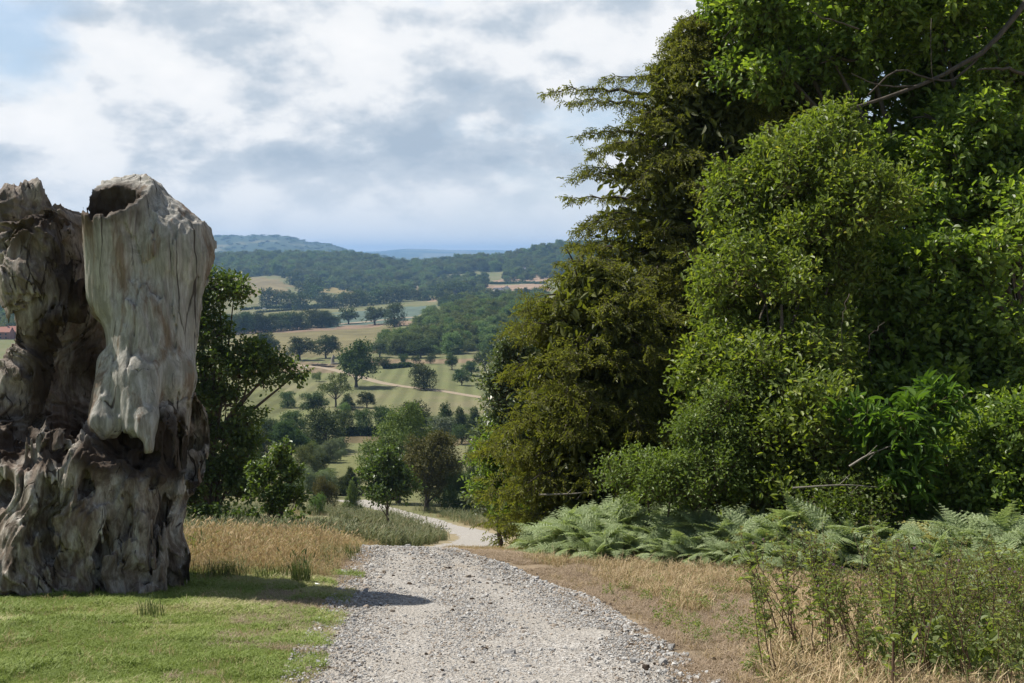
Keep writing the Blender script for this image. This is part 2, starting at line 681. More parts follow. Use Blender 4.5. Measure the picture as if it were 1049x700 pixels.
# behind the viewer
gcol[GY <= 0] = lawn
WARP = (fbm(np.stack([GX / 45, GY / 70, GX * 0], -1), 3, 81), fbm(np.stack([GX / 45, GY / 70, GX * 0], -1), 3, 82))
FIELDS = [
    ([(236, 339), (420, 327), (425, 333), (236, 352)], (.30, .215, .15)),
    ([(236, 343), (330, 339), (405, 331), (400, 347), (392, 364), (236, 366)], (.225, .20, .10)),
    ([(330, 331), (418, 318), (440, 318), (424, 326), (330, 336)], (.125, .175, .14)),
    ([(240, 322), (335, 316), (345, 326), (240, 334)], (.20, .195, .085)),
    ([(325, 322), (445, 313), (425, 329), (325, 331)], (.13, .18, .145)),
    ([(215, 282), (262, 284), (296, 292), (296, 301), (262, 303), (215, 312)], (.25, .205, .105)),
    ([(215, 304), (268, 304), (268, 315), (215, 316)], (.20, .19, .09)),
    ([(318, 291), (364, 297), (362, 303), (318, 300)], (.33, .27, .12)),
    ([(305, 288), (345, 291), (345, 294), (305, 292)], (.27, .22, .13)),
    ([(424, 294), (440, 293), (442, 299), (424, 299)], (.38, .27, .18)),
    ([(446, 304), (478, 303), (476, 308), (444, 309)], (.36, .26, .17)),
    ([(501, 288), (538, 281), (560, 281), (560, 290), (503, 290)], (.40, .285, .20)),
    ([(490, 292), (560, 291), (560, 299), (512, 299), (490, 295)], (.40, .285, .20)),
    ([(498, 269), (522, 267), (522, 271), (498, 272)], (.33, .26, .15)),
    ([(455, 275), (485, 272), (485, 275), (455, 277)], (.33, .26, .15)),
    ([(320, 285), (378, 288), (380, 292), (320, 290)], (.32, .25, .15)),
    ([(520, 352), (560, 350), (560, 358), (520, 358)], (.09, .17, .04)),
    ([(240, 436), (300, 418), (300, 400), (240, 400)], (.15, .16, .065)),
    ([(380, 368), (520, 366), (520, 372), (380, 374)], (.27, .205, .13)),
    ([(256, 376), (312, 370), (350, 374), (345, 384), (300, 384), (256, 384)], (.27, .215, .135)),
    ([(330, 470), (400, 468), (400, 482), (330, 486)], (.19, .20, .085)),
    ([(355, 446), (400, 446), (400, 456), (355, 456)], (.19, .155, .085)),
    ([(452, 448), (500, 446), (500, 455), (452, 456)], (.20, .165, .09)),
]
for poly, c in FIELDS:
    mk = poly_mask(U, Dp, poly) & ahead
    gcol[mk] = (C3(*c) * .64 * (1 + .16 * nz2[..., None] + .12 * nz[..., None] + st))[mk]
farm = GY > 3300
patch = np.clip(.5 + nfar * 1.4, 0, 1)
fc = C3(.040, .060, .032) + (C3(.13, .13, .075) - C3(.040, .060, .032)) * sstep(.70, .95, patch)[..., None]
gcol[farm] = fc[farm]
gcol = np.clip(gcol, .02, .6)

nr, ncl = GX.shape
idx = np.arange(nr * ncl).reshape(nr, ncl)
quads = np.stack([idx[:-1, :-1], idx[:-1, 1:], idx[1:, 1:], idx[1:, :-1]], -1).reshape(-1, 4)
V = np.stack([GX, GY, GZ], -1).reshape(-1, 3)
# close the middle with a small cap
cap_c = len(V)
V = np.concatenate([V, [[0, 0, th(0, 0)]]])
capq = np.stack([idx[0, 0:-2:2], np.full(len(idx[0, 0:-2:2]), cap_c), idx[0, 2::2], idx[0, 1:-1:2]], -1)
mbg = MB()
mbg.add(V, np.concatenate([quads, capq]), None, True)
mg, nt, out = mat('ground')
va = N(nt, 'ShaderNodeAttribute', attribute_name='land')
v = coords(nt)
n1 = noise(nt, v, 1.7, 8, .65)
n2 = noise(nt, v, 14, 6, .7)
c = mixc(nt, .75, va.outputs['Color'], ramp(nt, [(.25, (.55, .55, .55)), (.75, (1.45, 1.4, 1.3))], n1).outputs[0], 'MULTIPLY')
c = mixc(nt, .6, c, ramp(nt, [(.25, (.6, .6, .6)), (.75, (1.4, 1.4, 1.4))], n2).outputs[0], 'MULTIPLY')
p = N(nt, 'ShaderNodeBsdfPrincipled')
p.inputs['Roughness'].default_value = 1
p.inputs['Specular IOR Level'].default_value = .1
nt.links.new(c, p.inputs['Base Color'])
b = N(nt, 'ShaderNodeBump')
b.inputs['Strength'].default_value = .6
b.inputs['Distance'].default_value = .06
nt.links.new(n2, b.inputs['Height'])
nt.links.new(b.outputs[0], p.inputs['Normal'])
nt.links.new(p.outputs[0], out.inputs['Surface'])
go = mbg.build('ground', mg)
ca = go.data.attributes.new('land', 'FLOAT_COLOR', 'POINT')
cc = np.ones((len(V), 4), np.float32)
cc[:-1, :3] = gcol.reshape(-1, 3)
cc[-1, :3] = lawn
ca.data.foreach_set('color', cc.ravel())
tag(go, 'rolling parkland falling from the grassy hilltop to a valley and far hills', 'ground', None, 'structure')


# ------------------------------------------------------------------ paths
def ribbon(name, left, right, lift, m, label, cat, nx=9, rough=.0, seed=1):
    """left/right: lists of (x, y) on the land"""
    L = np.array(left, float)
    Rr = np.array(right, float)
    s = np.linspace(0, 1, len(L))
    q = np.linspace(0, 1, len(L) * 24)
    Li = np.stack([pchip(s, L[:, 0], q), pchip(s, L[:, 1], q)], 1)
    Ri = np.stack([pchip(s, Rr[:, 0], q), pchip(s, Rr[:, 1], q)], 1)
    t = np.linspace(0, 1, nx)
    P = Li[:, None] * (1 - t)[None, :, None] + Ri[:, None] * t[None, :, None]
    if rough:
        wv = fbm(np.stack([P[..., 0] * 1.3, P[..., 1] * 1.3, P[..., 0] * 0], -1), 3, seed) * rough
        P[..., 0] += wv * (np.abs(t - .5) * 2)[None, :] ** 2
    ed = (np.abs(t - .5) * 2)[None, :] ** 6
    z = terrain(P[..., 0], P[..., 1]) + lift * (1 - ed * .8)
    V = np.concatenate([P, z[..., None]], -1).reshape(-1, 3)
    i = np.arange(len(V)).reshape(len(q), nx)
    f = np.stack([i[:-1, :-1], i[:-1, 1:], i[1:, 1:], i[1:, :-1]], -1).reshape(-1, 4)
    mb = MB()
    mb.add(V, f, None, True)
    o = mb.build(name, m)
    tag(o, label, cat, None, 'structure')
    return o


mgr, nt, out = mat('gravel')
v = coords(nt)
vor = N(nt, 'ShaderNodeTexVoronoi')
vor.inputs['Scale'].default_value = 26
nt.links.new(v, vor.inputs['Vector'])
vor2 = N(nt, 'ShaderNodeTexVoronoi')
vor2.inputs['Scale'].default_value = 60
nt.links.new(v, vor2.inputs['Vector'])
n1 = noise(nt, v, .9, 5, .6)
n2 = noise(nt, v, 40, 6, .7)
cst = ramp(nt, [(0, lin(112, 108, 103)), (.5, lin(156, 151, 145)), (1, lin(198, 195, 190))], vor.outputs['Color'])
dust = ramp(nt, [(.35, lin(146, 141, 133)), (.7, lin(164, 158, 150))], n2)
c = mixc(nt, ramp(nt, [(.38, (.2, .2, .2)), (.62, (.85, .85, .85))], n1).outputs[0], cst.outputs[0], dust.outputs[0])
earth = ramp(nt, [(.60, (0, 0, 0)), (.72, (.6, .6, .6))], noise(nt, v, .55, 4, .6))
c = mixc(nt, earth.outputs[0], c, lin(150, 137, 121))
p = N(nt, 'ShaderNodeBsdfPrincipled')
p.inputs['Roughness'].default_value = .95
p.inputs['Specular IOR Level'].default_value = .2
nt.links.new(c, p.inputs['Base Color'])
hgt = math_(nt, 'ADD', vor.outputs['Distance'], math_(nt, 'MULTIPLY', vor2.outputs['Distance'], .5))
b = N(nt, 'ShaderNodeBump')
b.inputs['Strength'].default_value = .8
b.inputs['Distance'].default_value = .03
nt.links.new(hgt, b.inputs['Height'])
nt.links.new(b.outputs[0], p.inputs['Normal'])
nt.links.new(p.outputs[0], out.inputs['Surface'])


def xy(px, py):
    w = place(px, py)
    return (w[0], w[1])


PL = [(-1.75, -3), (-1.72, 2), (-1.68, 5)] + [xy(305, 700), xy(324, 660), xy(347, 615), xy(364, 582), (-2.62, 20.5), (-2.95, 23.5)] + \
     [(-3.4, 28), (-3.6, 40), (-3.0, 52), (-3.0, 64), (-4.6, 78), (-7.6, 95), (-11.5, 115), (-17.5, 138), (-25, 160)]
PR = [(1.6, -3), (1.55, 2), (1.5, 5)] + [xy(716, 700), xy(664, 660), xy(596, 615), xy(512, 580), (-.85, 20.5), (-1.45, 23.5)] + \
     [(-1.9, 28), (-1.5, 40), (-.6, 52), (-.4, 64), (-1.6, 78), (-4.6, 95), (-8.6, 115), (-14, 138), (-21, 163)]
ribbon('gravel_path', PL, PR, .03, mgr, 'pale grey stony track running down over the brow of the hill', 'path', 13, .25)

mtr = plain('dry_track', (.22, .18, .125), (.28, .225, .16), .4, 1.0)


def track(name, cen, w, lift, label):
    C = np.array([xy(*c) for c in cen])
    tg = unit(np.concatenate([np.gradient(C, axis=0), np.zeros((len(C), 1))], 1))
    nrm = np.stack([-tg[:, 1], tg[:, 0]], 1)
    return ribbon(name, C + nrm * w, C - nrm * w, lift, mtr, label, 'track', 5)


track('field_track', [(256, 372), (290, 373), (330, 377), (360, 384), (385, 391), (420, 397), (460, 402), (500, 408), (540, 412)], 2.6, .3,
      'bare tan track crossing the mown park field below the oaks')
track('field_margin', [(236, 339), (300, 336), (350, 332), (400, 327), (430, 325)], 7, .4, 'pinkish bare strip along the top of the pale upper field')

#@@GROUNDEND
#@@STUMP
# ------------------------------------------------------------------ the old hollow stump
def smin(a, b, k):
    h = np.clip(.5 + .5 * (b - a) / k, 0, 1)
    return b * (1 - h) + a * h - k * h * (1 - h)


def smax(a, b, k):
    return -smin(-a, -b, k)


def cone(p, a, b, ra, rb, sq=(1, 1, 1)):
    a = np.array(a, np.float32)
    b = np.array(b, np.float32)
    s = np.array(sq, np.float32)
    pa = (p - a) * s
    ba = (b - a) * s
    h = np.clip((pa @ ba) / float(ba @ ba), 0, 1)
    return np.linalg.norm(pa - h[..., None] * ba, axis=-1) - (ra + (rb - ra) * h)


def ell(p, c, r):
    q = (p - np.array(c, np.float32)) / np.array(r, np.float32)
    k0 = np.linalg.norm(q, axis=-1)
    k1 = np.linalg.norm(q / np.array(r, np.float32), axis=-1)
    return k0 * (k0 - 1) / np.maximum(k1, 1e-6)


def surface_net(fn, lo, hi, h):
    ax = [np.arange(l, u_, h, dtype=np.float32) for l, u_ in zip(lo, hi)]
    n = [len(a) for a in ax]
    d = np.empty(n, np.float32)
    YY, ZZ = np.meshgrid(ax[1], ax[2], indexing='ij')
    step = 12
    for i in range(0, n[0], step):
        xs = ax[0][i:i + step]
        p = np.stack(np.broadcast_arrays(xs[:, None, None], YY[None], ZZ[None]), -1).astype(np.float32)
        d[i:i + step] = fn(p)
    ins = d < 0
    c = [ins[a:n[0] - 1 + a, b:n[1] - 1 + b, e:n[2] - 1 + e] for a in (0, 1) for b in (0, 1) for e in (0, 1)]
    s = sum(x.astype(np.int8) for x in c)
    act = (s > 0) & (s < 8)
    ci = np.argwhere(act)
    vid = np.full(act.shape, -1, np.int64)
    vid[act] = np.arange(len(ci))
    offs = np.array([(a, b, e) for a in (0, 1) for b in (0, 1) for e in (0, 1)])
    val = np.stack([d[ci[:, 0] + o[0], ci[:, 1] + o[1], ci[:, 2] + o[2]] for o in offs], 1)
    acc = np.zeros((len(ci), 3))
    cnt = np.zeros(len(ci))
    for i in range(8):
        for j in range(i + 1, 8):
            if np.abs(offs[i] - offs[j]).sum() != 1:
                continue
            cr = (val[:, i] < 0) != (val[:, j] < 0)
            t = val[:, i] / np.where(cr, val[:, i] - val[:, j], 1)
            pt = offs[i][None] + (offs[j] - offs[i])[None] * t[:, None]
            acc += np.where(cr[:, None], pt, 0)
            cnt += cr
    V = (ci + acc / cnt[:, None]) * h + np.array([a[0] for a in ax])
    F_ = []
    for axn in range(3):
        o1, o2 = [(1, 2), (2, 0), (0, 1)][axn]
        sl0 = [slice(1, -1)] * 3
        sl0[axn] = slice(0, -1)
        sl1 = list(sl0)
        sl1[axn] = slice(1, None)
        a = ins[tuple(sl0)]
        b = ins[tuple(sl1)]
        e = np.argwhere(a != b)
        flip = a[tuple(e.T)]
        e = e + np.array([0 if q == axn else 1 for q in range(3)])
        d1 = np.zeros(3, int)
        d1[o1] = 1
        d2 = np.zeros(3, int)
        d2[o2] = 1
        q = [vid[tuple((e - x).T)] for x in (d1 * 0, d1, d1 + d2, d2)]
        q = np.stack(q, 1)
        q[~flip] = q[~flip][:, ::-1]
        F_.append(q[:, ::-1])
    return V, np.concatenate(F_)[:, ::-1]


ST_D = 15.1
SM = ST_D / F
st_base = ground(110, ST_D)
ST_Z0 = at(110, 600, ST_D)[2]            # local zero: the row of the foot seen in front
st_base[2] = ST_Z0


def sp(px, py, dy=0.0):
    """stump sketch point: column, row, metres behind the middle plane -> local metres"""
    w = at(px, py, ST_D + dy)
    return (w - st_base).astype(np.float32)


def px_(n):
    return n * SM


def grain(p, s=0, warp=.35):
    """twisted weathered grain running up the wood"""
    q = p.copy()
    wv = np.stack([vnoise(p * 1.1, s + 1), vnoise(p * 1.1, s + 2), vnoise(p * 1.1, s + 3)], -1)
    q = q + warp * wv
    wv = np.stack([vnoise(p * 3.3, s + 11), vnoise(p * 3.3, s + 12), vnoise(p * 3.3, s + 13)], -1)
    q = q + warp * .22 * wv
    big = 1 - 2 * np.abs(vnoise(q * np.array([2.4, 2.4, .8], np.float32), s + 4))
    mid = 1 - 2 * np.abs(vnoise(q * np.array([6.5, 6.5, 1.1], np.float32), s + 5))
    fin = 1 - 2 * np.abs(vnoise(q * np.array([15, 15, 2.2], np.float32), s + 6))
    lump = vnoise(q * 2.7, s + 7)
    pit = np.clip(vnoise(q * np.array([4.5, 4.5, 2.6], np.float32), s + 8) - .38, 0, 1) + 1.6 * np.clip(.09 - np.abs(vnoise(q * np.array([3.4, 3.4, .6], np.float32), s + 9)), 0, 1)
    return big, mid, fin, lump, pit


def near_only(d, band, fn):
    m = np.abs(d) < band
    if m.any():
        d[m] = fn(d[m], m)
    return d


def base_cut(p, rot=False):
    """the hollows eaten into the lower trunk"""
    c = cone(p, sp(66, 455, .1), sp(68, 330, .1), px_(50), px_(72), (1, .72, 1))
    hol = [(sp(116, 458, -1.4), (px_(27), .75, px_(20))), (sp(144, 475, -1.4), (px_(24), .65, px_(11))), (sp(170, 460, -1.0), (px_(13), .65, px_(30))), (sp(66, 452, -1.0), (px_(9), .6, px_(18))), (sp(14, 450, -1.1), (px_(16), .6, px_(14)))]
    if not rot:  # rot: main hollows only, the ones with painted shade
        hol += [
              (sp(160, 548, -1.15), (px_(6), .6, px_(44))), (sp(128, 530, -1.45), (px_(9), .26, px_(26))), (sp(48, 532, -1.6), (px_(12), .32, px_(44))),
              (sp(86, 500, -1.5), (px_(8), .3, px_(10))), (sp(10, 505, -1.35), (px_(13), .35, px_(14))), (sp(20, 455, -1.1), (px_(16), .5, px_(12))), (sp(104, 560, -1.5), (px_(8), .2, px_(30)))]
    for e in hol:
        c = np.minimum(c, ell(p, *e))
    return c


def f_base(p):
    d = cone(p, sp(72, 625), sp(80, 540), px_(108), px_(92), (1, 1.02, 1))
    d = smin(d, cone(p, sp(80, 540), sp(88, 450), px_(90), px_(108), (1, 1.05, 1)), .3)
    d = smin(d, ell(p, sp(30, 466, -.1), (px_(72), 1.1, px_(60))), .25)
    d = smin(d, ell(p, sp(181, 456, -.32), (px_(35), .85, px_(54))), .12)
    d = smin(d, cone(p, sp(172, 515, -.1), sp(188, 450, .1), px_(18), px_(24)), .12)
    for a, b, ra, rb in ((sp(168, 520, -.55), sp(188, 612, -.75), 22, 17), (sp(135, 500, -1.0), sp(150, 606, -1.35), 24, 17),
                         (sp(95, 470, -1.2), sp(82, 612, -1.5), 26, 20), (sp(60, 470, -1.2), sp(40, 612, -1.55), 24, 22),
                         (sp(20, 480, -1.1), sp(2, 612, -1.5), 26, 26), (sp(-20, 480, -.8), sp(-40, 612, -1.1), 30, 26),
                         (sp(110, 520, -1.15), sp(118, 606, -1.45), 14, 15)):
        d = smin(d, cone(p, a, b, px_(ra), px_(rb)), .1)
    d = smin(d, cone(p, sp(72, 480, -1.15), sp(58, 434, -1.05), px_(22), px_(10), (1, 1.3, 1)), .1)
    d = smin(d, cone(p, sp(95, 480, -1.2), sp(92, 440, -1.1), px_(16), px_(8), (1, 1.3, 1)), .1)
    d = smin(d, ell(p, sp(22, 545, -1.45), (px_(16), .22, px_(20))), .1)
    d = smin(d, ell(p, sp(12, 585, -1.6), (px_(26), .3, px_(14))), .1)
    d = smax(d, -base_cut(p), .05)
    q3 = p * np.array([1, 1, .25], np.float32)
    jag = .22 * (1 - 2 * np.abs(vnoise(q3 * 3.4, 41))) + .13 * (1 - 2 * np.abs(vnoise(q3 * 8.5, 42)))
    top = p[..., 2] - sp(0, 446)[2] - jag
    top = top - 1.3 * np.clip((p[..., 0] - .5), 0, .6)
    d = smax(d, top, .04)

    def fn(dd, m):
        q = p[m]
        b, mi, fi, lu, pit = grain(q, 100)
        return dd - .055 * b - .055 * mi - .034 * fi - .075 * lu + .30 * pit + .05
    return near_only(d, .36, fn)


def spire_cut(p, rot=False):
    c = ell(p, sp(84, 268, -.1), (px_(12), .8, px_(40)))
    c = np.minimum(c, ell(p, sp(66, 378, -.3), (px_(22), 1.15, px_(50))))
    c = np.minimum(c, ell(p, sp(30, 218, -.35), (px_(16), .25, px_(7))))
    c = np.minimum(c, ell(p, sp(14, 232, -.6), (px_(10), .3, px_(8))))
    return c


def f_spire(p):
    d = cone(p, sp(0, 440, -.25), sp(24, 388, -.2), px_(38), px_(22), (1, 1.1, 1))
    d = smin(d, cone(p, sp(24, 388, -.2), sp(44, 345, -.1), px_(24), px_(17), (1, 1.1, 1)), .1)
    d = smin(d, cone(p, sp(42, 345, -.1), sp(36, 285, -.2), px_(20), px_(36), (1, 1.2, 1)), .1)
    d = smin(d, cone(p, sp(36, 285, -.2), sp(42, 246, -.2), px_(37), px_(26), (1, 1.25, 1)), .1)
    d = smin(d, cone(p, sp(6, 255, -.1), sp(14, 285, -.1), px_(16), px_(18)), .08)
    d = smin(d, cone(p, sp(10, 228, -.2), sp(58, 236, -.2), px_(9), px_(12)), .08)
    # shelf leaning over the hollow to the limb
    d = smin(d, cone(p, sp(46, 334, -.6), sp(100, 302, -.45), px_(9), px_(14)), .07)
    d = smin(d, cone(p, sp(60, 322, .1), sp(98, 300, .2), px_(14), px_(18)), .1)
    d = smin(d, cone(p, sp(100, 300, -.45), sp(97, 400, -.65), px_(10), px_(7)), .06)
    # rear wall of the hollow and the jagged peak behind
    d = smin(d, cone(p, sp(30, 480, 1.15), sp(85, 330, 1.1), px_(60), px_(44), (1, 2.0, 1)), .12)
    d = smin(d, cone(p, sp(75, 330, 1.0), sp(64, 240, .8), px_(34), px_(26), (1, 1.6, 1)), .12)
    d = smin(d, cone(p, sp(-20, 250, .5), sp(25, 207, .6), px_(32), px_(24), (1, 1.4, 1)), .1)
    d = smin(d, cone(p, sp(25, 205, .6), sp(66, 238, .6), px_(22), px_(13), (1, 1.4, 1)), .1)
    d = smax(d, -spire_cut(p), .05)

    def fn(dd, m):
        q = p[m]
        b, mi, fi, lu, pit = grain(q, 200, .6)
        return dd - .065 * b - .065 * mi - .034 * fi - .06 * lu + .32 * pit + .06
    return near_only(d, .36, fn)


CUTN = unit(np.array([-.10, -.53, .84])).astype(np.float32)
CUTP = None


def limb_cut(p, rot=False):
    a = sp(114, 203, -.42)
    return cone(p, a + CUTN * .35, sp(128, 268, -.1), px_(30), px_(20)) + .03 * vnoise(p * 9, 63) + .022 * vnoise(p * 20, 64)


def f_limb(p):
    d = cone(p, sp(122, 300, -.28), sp(116, 180, -.38), px_(32), px_(35), (1, .95, 1))
    d = smin(d, cone(p, sp(140, 216, .0), sp(171, 256, .05), px_(34), px_(44), (1, .88, 1)), .1)
    d = smin(d, cone(p, sp(171, 256, .05), sp(160, 335, -.05), px_(43), px_(40), (1, .9, 1)), .12)
    d = smin(d, cone(p, sp(154, 320, -.12), sp(156, 385, -.30), px_(43), px_(39), (1, .82, 1)), .15)
    d = smin(d, cone(p, sp(156, 385, -.32), sp(156, 440, -.10), px_(40), px_(34), (1, .85, 1)), .12)
    # flowing apron and its drip over the black mouth
    d = smin(d, cone(p, sp(116, 375, -.66), sp(108, 432, -1.0), px_(16), px_(15), (1, 1.3, 1)), .1)
    d = smin(d, cone(p, sp(140, 395, -.85), sp(149, 452, -1.2), px_(24), px_(11), (1, 1.4, 1)), .12)
    d = smax(d, -ell(p, sp(172, 456, -1.05), (px_(13), .4, px_(30))), .05)
    d = smax(d, -ell(p, sp(124, 462, -1.3), (px_(22), .45, px_(20))), .05)
    cut = (p - sp(114, 203, -.42)) @ CUTN
    d = smax(d, cut + .014 * vnoise(p * 14, 61) + .01 * vnoise(p * 34, 62), .02)
    d = smax(d, -limb_cut(p), .015)
    for aa, bb in ((sp(196, 262, -.5), sp(202, 300, -.5)), (sp(202, 300, -.55), sp(192, 350, -.6)), (sp(192, 350, -.6), sp(182, 410, -.6))):
        d = smax(d, -cone(p, aa, bb, .025, .035, (1, .16, 1)), .015)

    def fn(dd, m):
        q = p[m]
        qq = q + .05 * np.stack([vnoise(q * 1.5, 71), vnoise(q * 1.5, 72), vnoise(q * 1.5, 73)], -1)
        b = vnoise(qq * np.array([3.2, 3.2, .4], np.float32), 74)
        ck = np.clip(.10 - np.abs(vnoise(qq * np.array([4.2, 4.2, .32], np.float32), 79)), 0, 1)
        mi = 1 - 2 * np.abs(vnoise(qq * np.array([10, 10, .8], np.float32), 75))
        fi = vnoise(qq * np.array([26, 26, 3.], np.float32), 76)
        low = sstep(sp(0, 360)[2], sp(0, 430)[2], q[..., 2])
        # the left edge and the foot are splintered
        lft_ = sstep(sp(112, 300)[0], sp(88, 300)[0], q[..., 0]) * sstep(sp(0, 250)[2], sp(0, 320)[2], q[..., 2])
        spl = 1 - 2 * np.abs(vnoise(qq * np.array([8, 8, 3.0], np.float32), 78))
        rg = sstep(sp(196, 300)[0], sp(214, 300)[0], q[..., 0])
        return dd + .45 * ck * (1 - .85 * low) * sstep(sp(0, 215)[2], sp(0, 250)[2], q[..., 2]) - .026 * b - (.019 + .006 * low) * mi - .011 * fi - .03 * low * vnoise(q * 4.5, 77) - (.05 * lft_ + .016 * low + .04 * rg) * spl
    return near_only(d, .25, fn)


def wood_mat(name, stops, stain, stain_amt, grain_s, bump, rings=None, fs=1.0, wp=.3, ckw=.03, cko=.43, n3a=.75):
    m, nt, out = mat(name)
    v = coords(nt)
    warp = N(nt, 'ShaderNodeTexNoise')
    warp.inputs['Scale'].default_value = 1.3
    warp.inputs['Detail'].default_value = 3
    nt.links.new(v, warp.inputs['Vector'])
    va_ = N(nt, 'ShaderNodeVectorMath', operation='MULTIPLY_ADD')
    nt.links.new(warp.outputs['Color'], va_.inputs[0])
    va_.inputs[1].default_value = (wp, wp, wp)
    nt.links.new(v, va_.inputs[2])
    mp = N(nt, 'ShaderNodeMapping')
    mp.inputs['Scale'].default_value = grain_s
    nt.links.new(va_.outputs[0], mp.inputs['Vector'])
    g = mp.outputs[0]
    n1 = noise(nt, g, 1.6 * fs, 8, .66, .4)
    mp2 = N(nt, 'ShaderNodeMapping')
    mp2.inputs['Scale'].default_value = (1.6, 1.6, 1.6 * grain_s[2] / grain_s[0])
    nt.links.new(va_.outputs[0], mp2.inputs['Vector'])
    n2 = noise(nt, mp2.outputs[0], 1.2 * fs, 6, .6, .6)
    n3 = noise(nt, g, 7 * fs, 8, .72)
    c = ramp(nt, stops, n1).outputs[0]
    sm = ramp(nt, [(.52, (0, 0, 0)), (.58, (1, 1, 1))], math_(nt, 'ADD', math_(nt, 'MULTIPLY', n2, .55), math_(nt, 'MULTIPLY', n1, .45)))
    c = mixc(nt, math_(nt, 'MULTIPLY', sm.outputs[0], stain_amt), c, stain)
    c = mixc(nt, n3a, c, ramp(nt, [(.32, (.42, .40, .37)), (.68, (1.5, 1.5, 1.5))], n3).outputs[0], 'MULTIPLY')
    if rings:
        n4 = noise(nt, v, 2.6, 7, .6, .5)
        c = mixc(nt, ramp(nt, [(.56, (0, 0, 0)), (.64, (.8, .8, .8))], n4).outputs[0], c, rings)
    vc = N(nt, 'ShaderNodeTexVoronoi', feature='DISTANCE_TO_EDGE')
    vc.inputs['Scale'].default_value = 3.4
    mp3 = N(nt, 'ShaderNodeMapping')
    mp3.inputs['Scale'].default_value = (1.5, 1.5, 1.5 * grain_s[2] / grain_s[0])
    nt.links.new(va_.outputs[0], mp3.inputs['Vector'])
    nt.links.new(mp3.outputs[0], vc.inputs['Vector'])
    crk = ramp(nt, [(.0, (.85, .85, .85)), (ckw, (.0, .0, .0))], math_(nt, 'ADD', vc.outputs['Distance'], math_(nt, 'MULTIPLY', math_(nt, 'SUBTRACT', n2, cko), .5)))
    c = mixc(nt, crk.outputs[0], c, (.03, .02, .014, 1))
    ra = N(nt, 'ShaderNodeAttribute', attribute_name='rot')  # rotted brown plus recess shade, painted by nearness to the hollows
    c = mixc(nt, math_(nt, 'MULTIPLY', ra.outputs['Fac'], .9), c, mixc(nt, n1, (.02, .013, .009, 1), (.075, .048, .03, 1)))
    p = N(nt, 'ShaderNodeBsdfPrincipled')
    p.inputs['Roughness'].default_value = .85
    p.inputs['Specular IOR Level'].default_value = .25
    nt.links.new(c, p.inputs['Base Color'])
    b = N(nt, 'ShaderNodeBump')
    b.inputs['Strength'].default_value = bump
    b.inputs['Distance'].default_value = .04
    nt.links.new(math_(nt, 'SUBTRACT', math_(nt, 'ADD', n3, math_(nt, 'MULTIPLY', n1, .6)), crk.outputs[0]), b.inputs['Height'])
    nt.links.new(b.outputs[0], p.inputs['Normal'])
    nt.links.new(p.outputs[0], out.inputs['Surface'])
    return m


m_limb = wood_mat('weathered_wood', [(.30, (.17, .155, .135)), (.43, (.30, .285, .255)), (.56, (.39, .375, .345)), (.72, (.52, .505, .475))],
                  (.15, .095, .055, 1), .8, (2.4, 2.4, .24), .6, (.22, .21, .18, 1), 1.5, .16, .03, .41, .68)
m_base = wood_mat('gnarled_wood', [(.30, (.08, .055, .04)), (.43, (.22, .175, .14)), (.54, (.40, .365, .32)), (.68, (.60, .575, .54))],
                  (.13, .078, .05, 1), .8, (1.8, 1.8, .5), 1.0, (.10, .075, .055, 1), 1.9)
m_spire = wood_mat('split_wood', [(.30, (.07, .052, .04)), (.44, (.18, .145, .12)), (.57, (.33, .295, .26)), (.72, (.52, .49, .45))],
                   (.16, .10, .065, 1), .6, (1.7, 1.7, .5), 1.0, (.12, .10, .085, 1), 1.9)

stump = empty('tree_stump', tuple(st_base), 'huge hollow grey tree stump with a sawn open limb, beside the gravel path', 'tree stump')
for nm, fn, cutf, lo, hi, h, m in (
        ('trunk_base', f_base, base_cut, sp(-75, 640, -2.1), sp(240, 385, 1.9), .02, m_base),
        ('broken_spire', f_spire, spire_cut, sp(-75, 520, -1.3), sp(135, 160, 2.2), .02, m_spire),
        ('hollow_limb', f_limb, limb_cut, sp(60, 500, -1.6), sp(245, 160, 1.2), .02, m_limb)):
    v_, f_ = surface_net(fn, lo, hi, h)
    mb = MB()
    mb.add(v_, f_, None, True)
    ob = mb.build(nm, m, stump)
    # brown heartwood rot near the hollows, darkened to paint their shade in
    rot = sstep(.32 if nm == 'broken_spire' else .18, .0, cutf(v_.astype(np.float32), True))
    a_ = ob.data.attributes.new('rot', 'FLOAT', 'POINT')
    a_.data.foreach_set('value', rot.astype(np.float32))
#@@TREES
# ------------------------------------------------------------------ tree makers
M_BARK = plain('bark', (.055, .045, .035), (.12, .10, .08), 5, .9, .6, (2, 2, .5))
M_BARKP = plain('pale_bark', (.16, .145, .12), (.28, .255, .215), 5, .9, .5, (2, 2, .5))
M_TWIG = plain('twig', (.10, .075, .05), (.17, .13, .09), 8, .9)

M_FAR = [leaf_mat('far_leaves_dark', [(0, (.040, .064, .024)), (.6, (.072, .102, .037)), (1, (.118, .150, .056))], .2, .65, .1, 1.2, .5),
         leaf_mat('far_leaves_mid', [(0, (.080, .118, .040)), (.6, (.145, .19, .062)), (1, (.23, .265, .09))], .2, .6, .2, 1.2, .5),
         leaf_mat('far_leaves_pale', [(0, (.10, .13, .075)), (.6, (.16, .19, .115)), (1, (.22, .25, .155))], .2, .6, .2, 1.1, .3),
         leaf_mat('far_leaves_olive', [(0, (.070, .074, .026)), (.6, (.115, .112, .038)), (1, (.17, .155, .05))], .2, .6, .2, 1.2, .3)]


